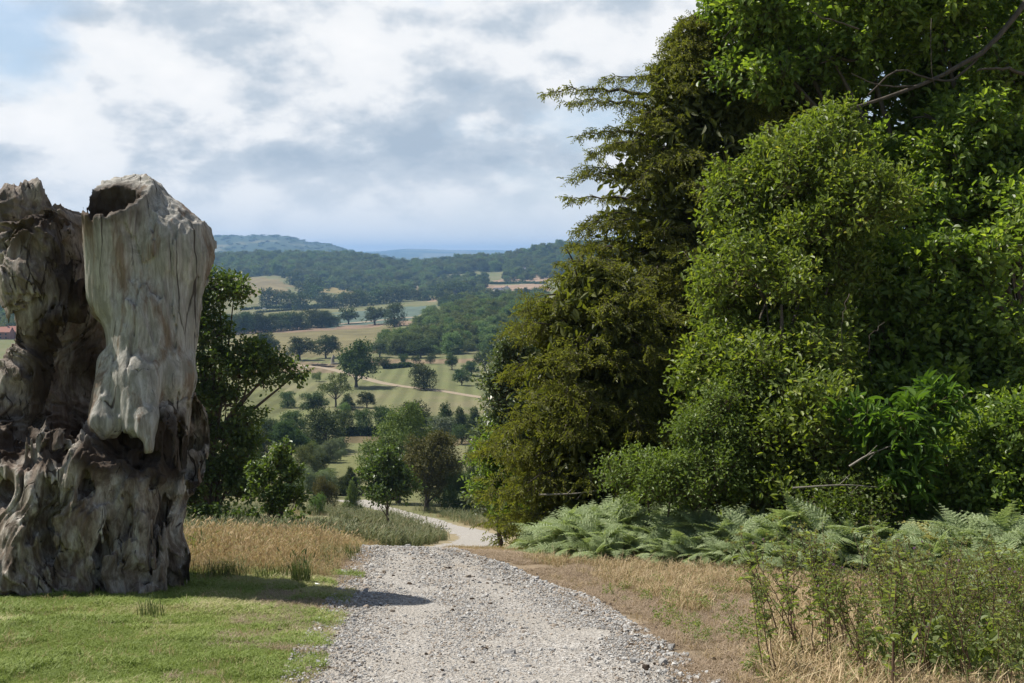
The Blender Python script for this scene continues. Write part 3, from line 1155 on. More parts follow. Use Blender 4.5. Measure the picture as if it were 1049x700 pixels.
def crown(mb, lobes, r, n, leaf, spray=1.0, per=6, asp=.7, up=.5, outw=.8, clumps=10, tight=.45, droop=.15, nrand=.6, inner=.25, tints=(0, 1),
          twigs=None, twr=.006, axis_up=.25, tipdir=.7, ow=.55, stray=0.0, cspan=(.62, 1.02)):
    """leaf sprays gathered into clumps over a set of lobes; n sprays in all"""
    lobes = [(np.array(c, float), np.array(q, float) * np.ones(3)) for c, q in lobes]
    ar = np.array([(q[0] * q[1] + q[1] * q[2] + q[0] * q[2]) for c, q in lobes])
    cnt = np.maximum((n * ar / ar.sum()).astype(int), 6)
    for (c, q), k in zip(lobes, cnt):
        cd_ = rdir(clumps, r)
        cd_[:, 2] = np.where(cd_[:, 2] < -.5, -cd_[:, 2], cd_[:, 2])
        cp = c + cd_ * q * r.uniform(cspan[0], cspan[1], (clumps, 1))
        cr = q.mean() * tight * r.uniform(.6, 1.35, clumps)
        w = r.integers(0, clumps, k)
        dd = rdir(k, r)
        rad = r.uniform(0, 1, k) ** .4
        P = cp[w] + dd * (cr[w] * rad)[:, None]
        nin = int(k * inner)
        if nin:
            di = rdir(nin, r)
            P[:nin] = c + di * q * (r.uniform(.25, .95, (nin, 1)) ** .5)
        if stray:
            ks = r.uniform(0, 1, k) < stray
            P[ks] = c + (P[ks] - c) * r.uniform(1.05, 1.3, (ks.sum(), 1))
        o = unit((P - c) / q) * .5 + unit(P - cp[w]) * .5
        ax = unit(o * outw + np.array([0, 0, axis_up]) + rdir(k, r) * .5)
        tintc = r.uniform(0, .35, clumps)[w]
        if twigs is not None:
            sticks(twigs, P - ax * spray * .25, P + ax * spray * .9, twr, twr * .4)
        t = np.linspace(0, 1, per)
        PP = (P[:, None] + ax[:, None] * (t * spray)[None, :, None] + rdir(k * per, r).reshape(k, per, 3) * spray * .22).reshape(-1, 3)
        axr = np.repeat(ax, per, 0)
        orr = np.repeat(o, per, 0)
        m = len(PP)
        Dv = unit(axr * tipdir + rdir(m, r))
        Nv = unit(np.array([0, 0, up]) + orr * ow + rdir(m, r) * nrand)
        L = leaf * r.uniform(.5, 1.4, m)
        ti = np.clip(np.repeat(tintc, per) + r.normal(size=m) * .17 + .28, 0, 1)
        ti = tints[0] + ti * (tints[1] - tints[0])
        leaves(mb, PP, Dv, Nv, L, L * asp, ti, .2, droop)


def shatter(lobes, k, f, r):
    """break round lobes into several smaller uneven ones"""
    out = []
    for c, q in lobes:
        for j in range(k):
            d = rdir(1, r)[0] * r.uniform(.25, 1.1)
            out.append((c + d * q * np.array([1, 1.3, 1]), q * f * r.uniform(.45, 1.4, 3)))
    return out


def tree_skel(mb, r, H, lobes, trunk_r, fork=.35, lean=0.0, sides=7, limbs_r=.45):
    top = np.array([lean * H, 0, H * .72])
    base = np.zeros(3)
    pts = bez(base, np.array([0, 0, H * .35]), top, 8)
    pts[1:-1, :2] += r.normal(size=(6, 2)) * H * .008
    rad = trunk_r * np.array([1.45, 1.0, .92, .85, .72, .55, .36, .15])
    tube(mb, pts, rad, sides)
    for c, q in lobes:
        c = np.array(c, float)
        t = r.uniform(fork * .8, .85)
        a = pts[int(np.clip(round(t * 7 * min(1, c[2] / (H * .72 + 1e-6)) * .8), 1, 6))]
        mid = (a + c) / 2 + np.array([0, 0, .06 * H]) + r.normal(size=3) * H * .02
        mid[:2] += (c - a)[:2] * .15
        tube(mb, bez(a, mid, c, 6), trunk_r * limbs_r * np.array([1, .85, .7, .55, .4, .2]), 5)


def lobes_for(kind, r):
    """lobes in units of a tree of height 1"""
    L = []
    if kind == 'oak':
        for k in range(13):
            a = r.uniform(0, 6.283)
            h = r.uniform(.24, .84)
            rd = .34 * math.sin(min(1, (1.02 - h) * 1.9) * 1.57) * r.uniform(.55, 1.0)
            L.append(((math.cos(a) * rd, math.sin(a) * rd, h), (r.uniform(.12, .18),) * 2 + (r.uniform(.09, .14),)))
        L.append(((0, 0, .54), (.22, .22, .26)))
    elif kind == 'open':
        for k in range(11):
            a = k * 2.4 + r.uniform(-.4, .4)
            h = r.uniform(.38, .88)
            rd = .36 * math.sin(min(1, (1.05 - h) * 1.7) * 1.57) * r.uniform(.6, 1.1)
            L.append(((math.cos(a) * rd, math.sin(a) * rd, h), (r.uniform(.08, .14),) * 2 + (r.uniform(.06, .10),)))
    elif kind == 'dome':
        for k in range(13):
            a = r.uniform(0, 6.283)
            h = r.uniform(.12, .80)
            rd = .36 * math.sqrt(max(.05, 1 - (h / .95) ** 2)) * r.uniform(.6, 1.05)
            L.append(((math.cos(a) * rd, math.sin(a) * rd, h), (r.uniform(.15, .22),) * 2 + (r.uniform(.13, .19),)))
        L.append(((0, 0, .42), (.27, .27, .36)))
        for k in range(5):
            L.append(((math.cos(k * 1.26) * .24, math.sin(k * 1.26) * .24, .11), (.17, .17, .12)))
    elif kind == 'cone':
        for k in range(14):
            h = .08 + .80 * k / 13
            a = k * 2.4
            rd = .22 * (1 - h) ** .8
            L.append(((math.cos(a) * rd, math.sin(a) * rd, h), (.17 * (1.12 - h),) * 2 + (.13,)))
    elif kind == 'tall':
        for k in range(13):
            h = .22 + .66 * k / 12
            a = k * 2.4 + r.uniform(-.5, .5)
            rd = .17 * math.sin((1 - h) * 2.2 + .35) * r.uniform(.6, 1.1)
            L.append(((math.cos(a) * rd, math.sin(a) * rd, h), (r.uniform(.11, .16),) * 2 + (r.uniform(.09, .14),)))
    elif kind == 'shrub':
        for k in range(9):
            a = r.uniform(0, 6.283)
            rd = r.uniform(.15, .45)
            h = r.uniform(.2, .62)
            L.append(((math.cos(a) * rd, math.sin(a) * rd, h), (r.uniform(.2, .3),) * 2 + (r.uniform(.2, .32),)))
    return L


PROTO = {}


def proto(kind, var, mi, q):
    """(trunk mesh, crown mesh, height, crown width); built once for each kind"""
    key = (kind, var, mi, q)
    if key in PROTO:
        return PROTO[key]
    r = np.random.default_rng(abs(hash((len(kind), ord(kind[0]), var, 77))) % 100000)
    H = 14.0
    L = [(np.array(c) * H, np.array(s) * H) for c, s in lobes_for(kind, r)]
    tb = MB()
    tree_skel(tb, r, H, L if kind in ('oak', 'open', 'tall') else L[:5], H * (.026 if kind != 'tall' else .017))
    cb = MB()
    if q == 'high':
        n, leaf, per, spray, cl = (5200 if kind != 'open' else 3000), .26, 5, .75, 12
    elif q == 'mid':
        n, leaf, per, spray, cl = (1500 if kind != 'open' else 700), .48, 4, 1.0, 9
    else:
        n, leaf, per, spray, cl = 520, .85, 3, 1.0, 5
    crown(cb, L, r, n, leaf, spray, per, .75, .35, .8, cl, .42, .1, .5 if q == 'high' else (.4 if q == 'mid' else .28), .18, ow=.6 if q == 'high' else .9)
    v = np.concatenate(cb.v)
    top = np.percentile(v[:, 2], 99.7)
    wid = np.percentile(v[:, 0], 99) - np.percentile(v[:, 0], 1)
    PROTO[key] = (tb.mesh('trunk', M_BARK), cb.mesh('crown', M_FAR[mi]), float(top), float(wid))
    return PROTO[key]


def plant_tree(name, w, H, Wd, kind, var, mi, q, label, group=None, cat='tree', sink=.1, rz=None):
    tm, cm, h0, w0 = proto(kind, var, mi, q)
    t = empty(name, (w[0], w[1], w[2] - sink), label, cat, group)
    t.rotation_euler = (0, 0, random.uniform(0, 6.28) if rz is None else rz)
    for nm, me in (('trunk', tm), ('crown', cm)):
        o = bpy.data.objects.new(nm, me)
        COL.objects.link(o)
        o.parent = t
    t.scale = (Wd / w0, Wd / w0, (H + sink) / h0)
    return t


def qual(D):
    return 'high' if D < 260 else ('mid' if D < 1100 else 'low')


def tree_px(px, base, top, wpx, kind, mi, label, var=0, name=None, group=None, cat=None, dmin=30.0, D=None):
    w = place(px, base, dmin) if D is None else ground(px, D)
    D = w[1]
    ztop = CAMZ + pix_dir(px, top)[1] * D
    H = max(ztop - w[2], 1.0)
    Wd = wpx * D / F
    nm = name or {'shrub': 'shrub', 'cone': 'conical_tree', 'oak': 'oak_tree', 'open': 'oak_tree'}.get(kind, 'broadleaf_tree')
    return plant_tree(nm, w, H, Wd, kind, var, mi, qual(D), label, group, cat or ('shrub' if nm == 'shrub' else 'tree'))


# ---- single trees of the park, read off one by one
T = tree_px
T(365, 397, 348, 40, 'oak', 0, 'tallest spreading dark oak standing alone on the tan track in the park field', 0)
T(307, 369, 345, 29, 'oak', 0, 'broad low oak with flat base left of its twin, behind the bare tan slope', 1)
T(334, 367, 343, 24, 'oak', 0, 'upright round oak on the bare slope, beside a small heap of logs', 2)
T(274, 367, 341, 27, 'oak', 0, 'leftmost field oak, half behind the long branch of the near oak', 3)
T(324, 391, 380, 11, 'shrub', 1, 'tiny flat topped bush alone on the tan slope below two oaks', 0)
T(344, 417, 382, 34, 'open', 1, 'thin crowned pale oak with see through branches below the tallest oak', 0)
T(295, 418, 401, 16, 'dome', 0, 'small dark round tree on mown grass under the near oak branch', 0)
T(321, 425, 402, 28, 'oak', 0, 'squat dark oak left of the thin crowned pale oak', 4)
T(356, 420, 403, 17, 'cone', 0, 'small dark pointed tree just right of the thin crowned oak', 0)
T(376, 418, 401, 17, 'oak', 0, 'small neat dark tree casting a short shadow under the tallest oak', 2)
T(434, 399, 372, 27, 'dome', 0, 'big rounded dark bush tree rising from mown grass above the track', 1)
T(463, 379, 362, 14, 'oak', 0, 'little tree with bare stem in front of the wooded knoll', 0)
T(483, 385, 370, 17, 'oak', 0, 'low rounded tree in the middle of three on the right field', 1)
T(473, 395, 378, 15, 'oak', 0, 'small round tree on a stem nearest the track, with dark oval shadow', 2)
T(497, 380, 358, 22, 'oak', 0, 'dark full tree at the right end of the field row', 3)
T(513, 394, 377, 16, 'dome', 0, 'dark round bush at field edge beside the yew', 0)
T(515, 380, 362, 16, 'dome', 1, 'mid green bush at the foot of the knoll wood, right of the field row', 1)
T(389, 366, 350, 19, 'oak', 0, 'oak partly behind the tallest oak, at its right shoulder', 1)
T(410, 367, 348, 20, 'oak', 0, 'dark oak in the row under the knoll, right of the tallest oak', 2)
T(431, 367, 348, 24, 'oak', 0, 'wide dark oak with visible stem at right of the row under the knoll', 0)
T(393, 378, 365, 15, 'shrub', 0, 'dark bush at left of the bush row above the mown field', 1)
T(413, 374, 362, 10, 'shrub', 0, 'small dark bush in the middle of the bush row above the mown field', 2)
T(426, 372, 363, 9, 'shrub', 0, 'smallest bush of the row above the mown field', 0)
T(441, 373, 362, 9, 'shrub', 0, 'rightmost bush of the row above the mown field', 1)
T(518, 366, 340, 16, 'tall', 1, 'taller pale green tree at the right edge of the knoll wood', 0)
# lower belt
T(334, 462, 418, 44, 'dome', 0, 'large dark domed tree at the near edge of the lower tree belt', 1, name='oak_tree')
T(297, 478, 431, 42, 'oak', 0, 'broad dark oak left of the large domed tree in the lower belt', 3)
T(298, 448, 421, 26, 'dome', 0, 'dark tree rising behind the broad oak in the lower belt', 0)
T(275, 455, 428, 24, 'dome', 0, 'dark tree at the left end of the lower belt, by the near oak crown', 1)
T(353, 446, 419, 22, 'dome', 0, 'dark upright tree just right of the large domed tree', 2)
T(372, 446, 419, 20, 'dome', 0, 'middle dark tree between the large domed tree and the yew crown', 0)
T(394, 445, 416, 26, 'dome', 0, 'wide dark tree of the belt just left of the tall oak crown', 1)
T(424, 440, 411, 30, 'dome', 0, 'dark tree of the belt behind the tall oak crown', 3)
T(456, 442, 413, 26, 'cone', 0, 'pointed dark tree behind the silvery willow', 1)
T(451, 447, 426, 30, 'dome', 2, 'silvery pale willow in the lower tree belt', 0, name='willow_tree')
T(471, 442, 417, 18, 'cone', 0, 'left of two dark egg shaped trees right of the willow', 2)
T(486, 442, 417, 19, 'cone', 0, 'right of two dark egg shaped trees right of the willow', 3)
T(473, 455, 434, 24, 'shrub', 0, 'low dark thicket in front of the two egg shaped trees', 2)
T(502, 443, 421, 18, 'dome', 0, 'dark rounded tree at the right end of the lower belt', 2)
T(490, 448, 437, 20, 'shrub', 1, 'low mid green thicket under the right end of the belt', 0)
T(314, 488, 456, 25, 'dome', 1, 'bright rounded tree at the head of the grey green hedge row', 2)
T(336, 474, 450, 20, 'dome', 2, 'grey green bush halfway along the slanting hedge row', 1, name='shrub')
T(347, 466, 448, 16, 'dome', 2, 'grey green bush at the far end of the slanting hedge row', 2, name='shrub')
T(324, 480, 458, 16, 'shrub', 2, 'grey green bush between the bright tree and the hedge row', 1)
T(346, 472, 461, 10, 'shrub', 2, 'small pale bush on the grass beside the hedge row', 2)
T(352, 468, 459, 8, 'shrub', 2, 'tiny pale bush on the grass, rightmost by the hedge row', 0)
T(323, 509, 478, 40, 'shrub', 2, 'wide grey green shrub mass above the two young conifers', 0)
T(359, 508, 479, 20, 'cone', 0, 'dark conical tree behind the small conifer', 0)
T(334, 524, 488, 24, 'dome', 3, 'yellowish green rounded shrub left of the small conifer', 1, name='shrub')
T(361, 527, 493, 19, 'cone', 1, 'small bright conifer beside the path in the hollow', 1)
T(325, 528, 506, 16, 'shrub', 1, 'low bright shrub in front of the yellowish one', 2)
T(306, 505, 475, 28, 'shrub', 1, 'mid green shrub behind the left sapling', 0)
T(262, 478, 440, 34, 'dome', 0, 'dark tree half hidden by the near oak crown', 3)
T(255, 508, 470, 40, 'dome', 0, 'dark thicket tree behind the left sapling and the near oak', 2)
T(437, 524, 442, 72, 'oak', 3, 'big brown olive tree with dense round crown where the path bends', 5, name='yew_tree')
T(408, 516, 414, 76, 'oak', 1, 'tall green oak rising behind the brown olive tree', 6)
T(472, 526, 488, 36, 'dome', 0, 'dark spreading shrub at the right foot of the brown olive tree', 2, name='shrub')
T(455, 519, 470, 44, 'dome', 0, 'dark evergreen behind the right flank of the brown olive tree', 0)
T(497, 512, 455, 40, 'dome', 0, 'dark tree in shade left of the near yew, above the path bend', 1)
# hedgerow oaks along the upper field
T(357, 332, 315, 20, 'oak', 0, 'round oak standing on the pinkish field margin, left of its spreading twin', 0)
T(384, 333, 314, 24, 'oak', 0, 'spreading oak on the field margin with visible stem', 1)
T(404, 335, 310, 20, 'dome', 0, 'dense oak at the right end of the field margin, touching the knoll wood', 0, name='oak_tree')
T(344, 333, 324, 8, 'dome', 0, 'very small tree on the field margin left of the round oak', 1)
hr = [(250, 342, 319), (262, 341, 320), (257, 338, 322), (277, 340, 322), (288, 339, 320), (300, 338, 319), (308, 338, 321), (319, 336, 317), (330, 335, 318), (338, 335, 321), (270, 340, 326), (242, 342, 322), (233, 343, 321)]
for i, (a, b_, t_) in enumerate(hr):
    T(a, b_, t_, 19 + (i * 7 % 5), 'dome', 0, 'dark tree of the hedgerow between the pale upper fields', i % 4, group='hedgerow trees between the upper fields')
sr = [(272, 315, 295, 10), (283, 315, 295, 16), (297, 316, 297, 15), (308, 318, 300, 14), (318, 306, 290, 14), (312, 303, 288, 14), (326, 308, 292, 15), (322, 300, 284, 14), (336, 316, 301, 13),
      (351, 313, 297, 11), (343, 316, 303, 13), (359, 315, 300, 14), (367, 314, 297, 14), (375, 313, 296, 14), (384, 312, 296, 15), (393, 311, 295, 15), (402, 310, 294, 15), (411, 309, 293, 14),
      (420, 307, 293, 14), (429, 308, 296, 12), (438, 308, 298, 12), (330, 314, 303, 10), (446, 303, 292, 12), (455, 306, 290, 14), (300, 292, 278, 12), (292, 285, 275, 9), (276, 283, 279, 4), (244, 281, 270, 12),
      (465, 304, 288, 16), (474, 302, 287, 16), (480, 300, 286, 14), (487, 303, 294, 10), (498, 304, 295, 12), (420, 290, 282, 10), (430, 291, 281, 12)]
for i, (a, b_, t_, w_) in enumerate(sr):
    T(a, b_, t_, w_ * 1.3, 'dome', 0, 'dark tree of the wooded strip across the hills under the ridge', i % 4, group='trees of the wooded strip')

_q = np.random.default_rng(404)
_c = 0
while _c < 70:
    a, b_ = _q.uniform(245, 500), _q.uniform(425, 515)
    if 335 < a < 405 and 440 < b_ < 490 or (455 < a < 500 and 450 < b_ < 490):
        continue
    if 300 < a < 345 and 470 < b_ < 515 and _q.uniform() < .5:
        continue
    h_ = _q.uniform(9, 20) * (.7 + .5 * (b_ - 425) / 90)
    T(a, b_, b_ - h_, h_ * _q.uniform(.9, 1.5), ('shrub', 'dome')[int(_q.integers(0, 2))], int(_q.choice([0, 0, 0, 1, 1, 2])), 'bush of the mixed scrub filling the lower valley behind the path bend', int(_q.integers(0, 4)), name='shrub', group='scrub bushes of the lower valley')
    _c += 1

# ---- woods that read as one mass
def lowprotos(q='low', force=None):
    ps = []
    for i, (k, v, mi) in enumerate((('dome', 0, 0), ('dome', 1, 1), ('oak', 2, 0), ('dome', 2, 1), ('oak', 3, 1), ('dome', 3, 0))):
        tm, cm, h0, w0 = proto(k, v, mi if force is None or i == 5 else force, q)
        o = bpy.data.objects.new('wood_%s_%d' % (q, i), cm)
        ps.append(o)
    return ps


LOWP = lowprotos()
MIDP = lowprotos('mid', 1)


def wood(name, label, poly, spacing, size, n_try=60000, jitter=.35, seed=3, zs=.85, ps=None):
    r = np.random.default_rng(seed)
    pts = [(lambda w: (w[0], w[1]))(place(*q)) if len(q) == 2 else (pix_dir(q[0], 340)[0] * q[2], q[2]) for q in poly]
    pts = np.array(pts)
    lo, hi = pts.min(0), pts.max(0)
    xs = np.arange(lo[0], hi[0], spacing)
    ys = np.arange(lo[1], hi[1], spacing)
    X, Y = np.meshgrid(xs, ys)
    X = (X + r.normal(size=X.shape) * spacing * jitter).ravel()
    Y = (Y + r.normal(size=Y.shape) * spacing * jitter).ravel()
    ins = np.zeros(len(X), bool)
    for (x1, y1), (x2, y2) in zip(pts, np.roll(pts, -1, 0)):
        if y1 == y2:
            continue
        ins ^= ((y1 > Y) != (y2 > Y)) & (X < (x2 - x1) * (Y - y1) / (y2 - y1) + x1)
    X, Y = X[ins], Y[ins]
    Z = terrain(X, Y) - .8
    n = len(X)
    s = size / 14.0 * r.uniform(.6, 1.35, n)
    sc = np.stack([s, s, s * zs * r.uniform(.85, 1.15, n)], 1)
    print(name, n)
    return scatter(name, label, 'wood', ps or LOWP, np.stack([X, Y, Z], 1), zrot(n, .04, r), sc, r.integers(0, len(LOWP), n))


def PD(px, D):
    return (px, 0, D)


wood('woodland', 'wooded knoll of dense green trees in the middle of the valley', [PD(392, 745), PD(400, 700), PD(440, 690), PD(560, 690), PD(600, 1150), PD(480, 1150), PD(442, 1060), PD(424, 880)], 10.0, 13.5, seed=4, ps=MIDP)
wood('woodland', 'long wooded ridge under the blue hill on the left', [PD(150, 2420), PD(240, 2480), PD(330, 2380), PD(440, 2300), PD(455, 2900), PD(400, 3050), PD(330, 3150), PD(150, 3150)], 20, 25, seed=5, ps=MIDP)
wood('woodland', 'dark woods on the slopes in the gap between the two ridges', [PD(300, 2130), PD(345, 2120), PD(360, 2050), PD(425, 1950), PD(425, 2350), PD(310, 2330)], 17, 16, seed=6)
wood('woodland', 'wooded ridge running up to the right skyline', [PD(438, 2600), PD(500, 2600), PD(545, 2550), PD(640, 2450), PD(640, 3050), PD(500, 3050), PD(440, 3080)], 20, 24, seed=7, ps=MIDP)
wood('woodland', 'dark woods above the knoll among pink stubble fields', [PD(432, 1850), PD(495, 1800), PD(500, 2350), PD(440, 2450), PD(430, 2200)], 19, 16, seed=8)
wood('woodland', 'dark woods below the right hand skyline behind the yew', [PD(515, 2200), PD(640, 2050), PD(640, 2380), PD(520, 2480)], 19, 17, seed=9)
wood('woodland', 'dark wood strip over the back of the knoll', [PD(452, 1330), PD(560, 1300), PD(560, 1600), PD(500, 1680), PD(450, 1580)], 16, 14, seed=10)
wood('woodland', 'dark trees on the valley side glimpsed left of the stump', [PD(-60, 900), PD(60, 900), PD(200, 1500), PD(200, 1900), PD(-60, 1900)], 22, 15, seed=11)
wood('woodland', 'scattered woods on the far plain and the blue hill', [PD(150, 5000), PD(620, 5000), PD(620, 8000), PD(150, 7400)], 95, 40, seed=12, zs=.25)


# hedges: clipped lines between fields
def hedge(pts, h, w, label):
    C = np.array([place(*p_)[:2] for p_ in pts])
    s = np.linspace(0, 1, len(C))
    q = np.linspace(0, 1, 60)
    P = np.stack([pchip(s, C[:, 0], q), pchip(s, C[:, 1], q)], 1)
    z = terrain(P[:, 0], P[:, 1])
    mb = MB()
    r = np.random.default_rng(len(label))
    n = 1400
    k = r.uniform(0, 58.99, n)
    i = k.astype(int)
    f = (k - i)[:, None]
    B = np.concatenate([P, z[:, None]], 1)
    b = B[i] * (1 - f) + B[i + 1] * f
    b += np.stack([r.normal(size=n) * w, r.normal(size=n) * w, r.uniform(.1, 1, n) * h], 1)
    leaves(mb, b, rdir(n, r), unit(rdir(n, r) + np.array([0, 0, .6])), h * .7, h * .6, r.uniform(0, .6, n))
    tag(mb.build('hedge', M_FAR[0]), label, 'hedge')


hedge([(246, 318), (300, 316), (340, 314)], 3.2, .9, 'dark straight hedge along the lane below the wooded strip')
hedge([(262, 321), (300, 318), (338, 316)], 2.2, .7, 'thinner front hedge of the lane, by the white van')
hedge([(314, 292), (345, 295), (370, 299)], 4, 1.2, 'dark hedge slanting over the golden hill field')
hedge([(500, 291), (525, 291), (560, 291)], 3.5, 1, 'dark hedge line between two pink stubble fields')
hedge([(395, 378), (410, 377), (420, 376)], 1.8, .8, 'low clipped hedge under the bush row on the mown field')
hedge([(352, 447), (372, 446), (400, 446)], 1.6, .6, 'low hedge under the lower tree belt, left of the tall oak')
#@@RIGHT
# ------------------------------------------------------------------ near trees on the right
M_OAK = leaf_mat('oak_leaves', [(0, (.060, .102, .026)), (.5, (.125, .185, .042)), (.8, (.21, .275, .062)), (1, (.30, .36, .085))], .45, .42, .35, 1.6)
M_HOLLY = leaf_mat('small_leaves', [(0, (.075, .108, .026)), (.5, (.14, .185, .042)), (.85, (.23, .27, .062)), (1, (.34, .32, .08))], .40, .45, .30, 1.6)
M_HAW = leaf_mat('bright_leaves', [(0, (.085, .125, .028)), (.6, (.135, .19, .042)), (1, (.20, .255, .06))], .35, .5, .35, 1.4)
M_CHEST = leaf_mat('long_leaves', [(0, (.06, .12, .026)), (.6, (.095, .17, .036)), (1, (.15, .235, .05))], .42, .5, .25, 1.4)
M_YEW = leaf_mat('yew_needles', [(0, (.075, .088, .026)), (.5, (.145, .156, .042)), (1, (.24, .235, .062))], .4, .5, .3, 1.4)
M_YEWG = leaf_mat('golden_needles', [(0, (.085, .100, .027)), (.5, (.150, .162, .042)), (1, (.235, .23, .058))], .4, .5, .3, 1.4)
M_PALE = leaf_mat('grey_green_leaves', [(0, (.075, .105, .055)), (.6, (.125, .165, .09)), (1, (.19, .23, .13))], .28, .4, .5, 1.2)
M_FERN = leaf_mat('fern_leaves', [(0, (.20, .26, .125)), (.6, (.32, .385, .20)), (.93, (.41, .46, .28)), (1, (.40, .34, .15))], .36, .5, .3, 1.1, 0, .6)
M_FERNY = leaf_mat('yellowing_fern', [(0, (.24, .24, .07)), (1, (.42, .37, .12))], .3, .5, .3, 1.1)


def lean(lobes, d0=20.8, d1=29.5):
    """the crowns step back with height, low boughs nearest"""
    return [(l[0], l[1], d0 + (d1 - d0) * (1 - np.clip(l[1], -20, 520) / 520.0) ** .9 + rng.normal() * .45) + tuple(l[3:]) for l in lobes]


def local(lobes, w):
    """(column, row, depth, rx px, rz px[, ry m]) -> lobes about the tree's foot"""
    out = []
    for l in lobes:
        px, py, D, rx, rz = l[:5]
        c = at(px, py, D) - w
        a, b = rx * D / F, rz * D / F
        out.append((c, (a, l[5] if len(l) > 5 else max(a, b) * .9, b)))
    return out


def near_tree(name, label, px, D, lobes, m, n, leaf, spray, per, asp, trunk_r, H, barkm=None, clumps=12, tight=.34, cat='tree', seed=1, stems=None, shrink=.88, brk=0, **kw):
    w = ground(px, D)
    w[2] -= .15
    r = np.random.default_rng(seed)
    L = [(c, np.array(q) * shrink) for c, q in local(lobes, w)]
    kw.setdefault('stray', .06)
    kw.setdefault('up', .75)
    kw.setdefault('nrand', .5)
    kw.setdefault('cspan', (.5, 1.25))
    kw.setdefault('inner', .18)
    t = empty(name, tuple(w), label, cat)
    tb = MB()
    if stems is None:
        tree_skel(tb, r, H, L, trunk_r, .3, 0, 9, .42)
    else:
        for c, q in L:
            a = np.array([r.normal() * .25, r.normal() * .25, 0])
            e = np.array(c)
            tube(tb, bez(a, np.array([a[0] + (e[0] - a[0]) * .3, a[1] + (e[1] - a[1]) * .3, e[2] * .6]), e, 7), trunk_r * np.linspace(1, .2, 7), 5)
    # boughs inside each lobe
    for c, q in L:
        k = 7
        e = c + rdir(k, r) * q * .85
        for j in range(k):
            tube(tb, bez(c, (c + e[j]) / 2 + r.normal(size=3) * .15, e[j], 5), trunk_r * .16 * np.linspace(1, .15, 5) + .006, 4)
    if brk:
        L = shatter(L, brk, .58, r)
    cb = MB()
    tw = MB()
    crown(cb, L, r, n, leaf, spray, per, asp, clumps=clumps, tight=tight, twigs=tw, twr=leaf * .035, **kw)
    tb.build('trunk', barkm or M_BARK, t)
    cb.build('crown', m, t)
    tw.build('twigs', M_TWIG, t)
    return t


def yew(name, label, w, H, reach, m, seed, nl=120, core=1.0, az=None, special=(), dens=1.0):
    r = np.random.default_rng(seed)
    t = empty(name, tuple(w), label, 'tree')
    tb, cb, lb = MB(), MB(), MB()
    tp = np.array([[0, 0, 0], [.05, 0, H * .3], [-.05, 0, H * .6], [0, 0, H * .82], [0, 0, H * .94]])
    tube(tb, tp, np.array([.45, .33, .22, .1, .02]) * H / 14, 9)
    limbs = [(r.uniform(.06, 1) ** .9 * H * .985, r.uniform(0, 6.283), r.uniform(.72, 1.08), 0) for _ in range(nl)] + [(h, a, l, 1) for h, a, l in special]
    SA, SD, SL = [], [], []
    for h, a, fr, spc in limbs:
        if not spc and math.sin(a) > .35 and r.uniform() < .6:
            continue                                  # thinner on the far side
        rc = fr if spc else reach(h) * fr
        dr = np.array([math.cos(a), math.sin(a), 0])
        h0 = max(h - rc * (.10 if spc else .28), .15)
        p0 = np.array([0, 0, h0])
        p2 = dr * rc + np.array([0, 0, h + (0 if spc else r.uniform(-.25, .1) * rc)])
        p1 = dr * rc * .55 + np.array([0, 0, h + (.10 if spc else .22) * rc])
        m_ = max(int(rc / .22), 5)
        P = bez(p0, p1, p2, m_)
        P[1:] += r.normal(size=(m_ - 1, 3)) * .04
        tube(lb, P, np.linspace(.02 + .013 * rc, .006, m_), 4)
        side = np.array([-dr[1], dr[0], 0])
        i0 = int(m_ * (.35 if spc else .18))
        for i in range(i0, m_):
            for sg in (-1, 1, 0):
                if sg == 0 and r.uniform() < .55:
                    continue
                ln = r.uniform(.35, .85) * (1 - .45 * i / m_) * (.6 if spc else 1)
                d = unit(side * sg * r.uniform(.6, 1) + dr * r.uniform(.3, .9) + np.array([0, 0, r.uniform(-.15, .35)]))
                q0 = P[i]
                q1 = q0 + d * ln * .6 + np.array([0, 0, .05])
                q2 = q0 + d * ln + np.array([0, 0, -.22 * ln])
                ns = max(int(ln / (.075 / dens)), 3)
                B = bez(q0, q1, q2, ns)
                SA.append(B)
                dd = unit(d[None] * .45 + np.array([0, 0, -.62]) + r.normal(size=(ns, 3)) * .38)
                tipw = np.linspace(0, 1, ns)[:, None]
                dd = unit(dd * (1 - tipw * .4) + d[None] * tipw * .5)
                SD.append(dd)
                SL.append(r.uniform(.14, .36, ns))
    A = np.concatenate(SA)
    Dv = np.concatenate(SD)
    Ls = np.concatenate(SL)
    n = len(A)
    sticks(lb, A, A + Dv * Ls[:, None], .005, .002)
    per = 7
    sidev = unit(np.cross(Dv, rdir(n, r)))
    for k in range(per):
        f = (k + .5) / per
        sg = 1 if k % 2 else -1
        Pk = A + Dv * (Ls * f)[:, None]
        dk = unit(Dv * .75 + sidev * sg * .8 + rdir(n, r) * .35)
        Nk = unit(np.array([-.2, -.15, .8]) + rdir(n, r) * .7)
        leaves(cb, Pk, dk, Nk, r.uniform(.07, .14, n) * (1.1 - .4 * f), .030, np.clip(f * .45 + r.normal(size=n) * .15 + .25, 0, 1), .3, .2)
    # sparse shaded foliage close to the trunk
    k = int(2600 * core)
    hh = r.uniform(.05, .95, k) * H
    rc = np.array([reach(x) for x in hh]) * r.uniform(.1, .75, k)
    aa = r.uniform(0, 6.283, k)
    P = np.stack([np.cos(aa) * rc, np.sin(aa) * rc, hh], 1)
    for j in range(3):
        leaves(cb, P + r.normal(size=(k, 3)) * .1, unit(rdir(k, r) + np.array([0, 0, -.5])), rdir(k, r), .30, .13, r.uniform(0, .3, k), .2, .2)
    tb.build('trunk', M_BARK, t)
    lb.build('branches', M_BARK, t)
    cb.build('crown', m, t)
    return t


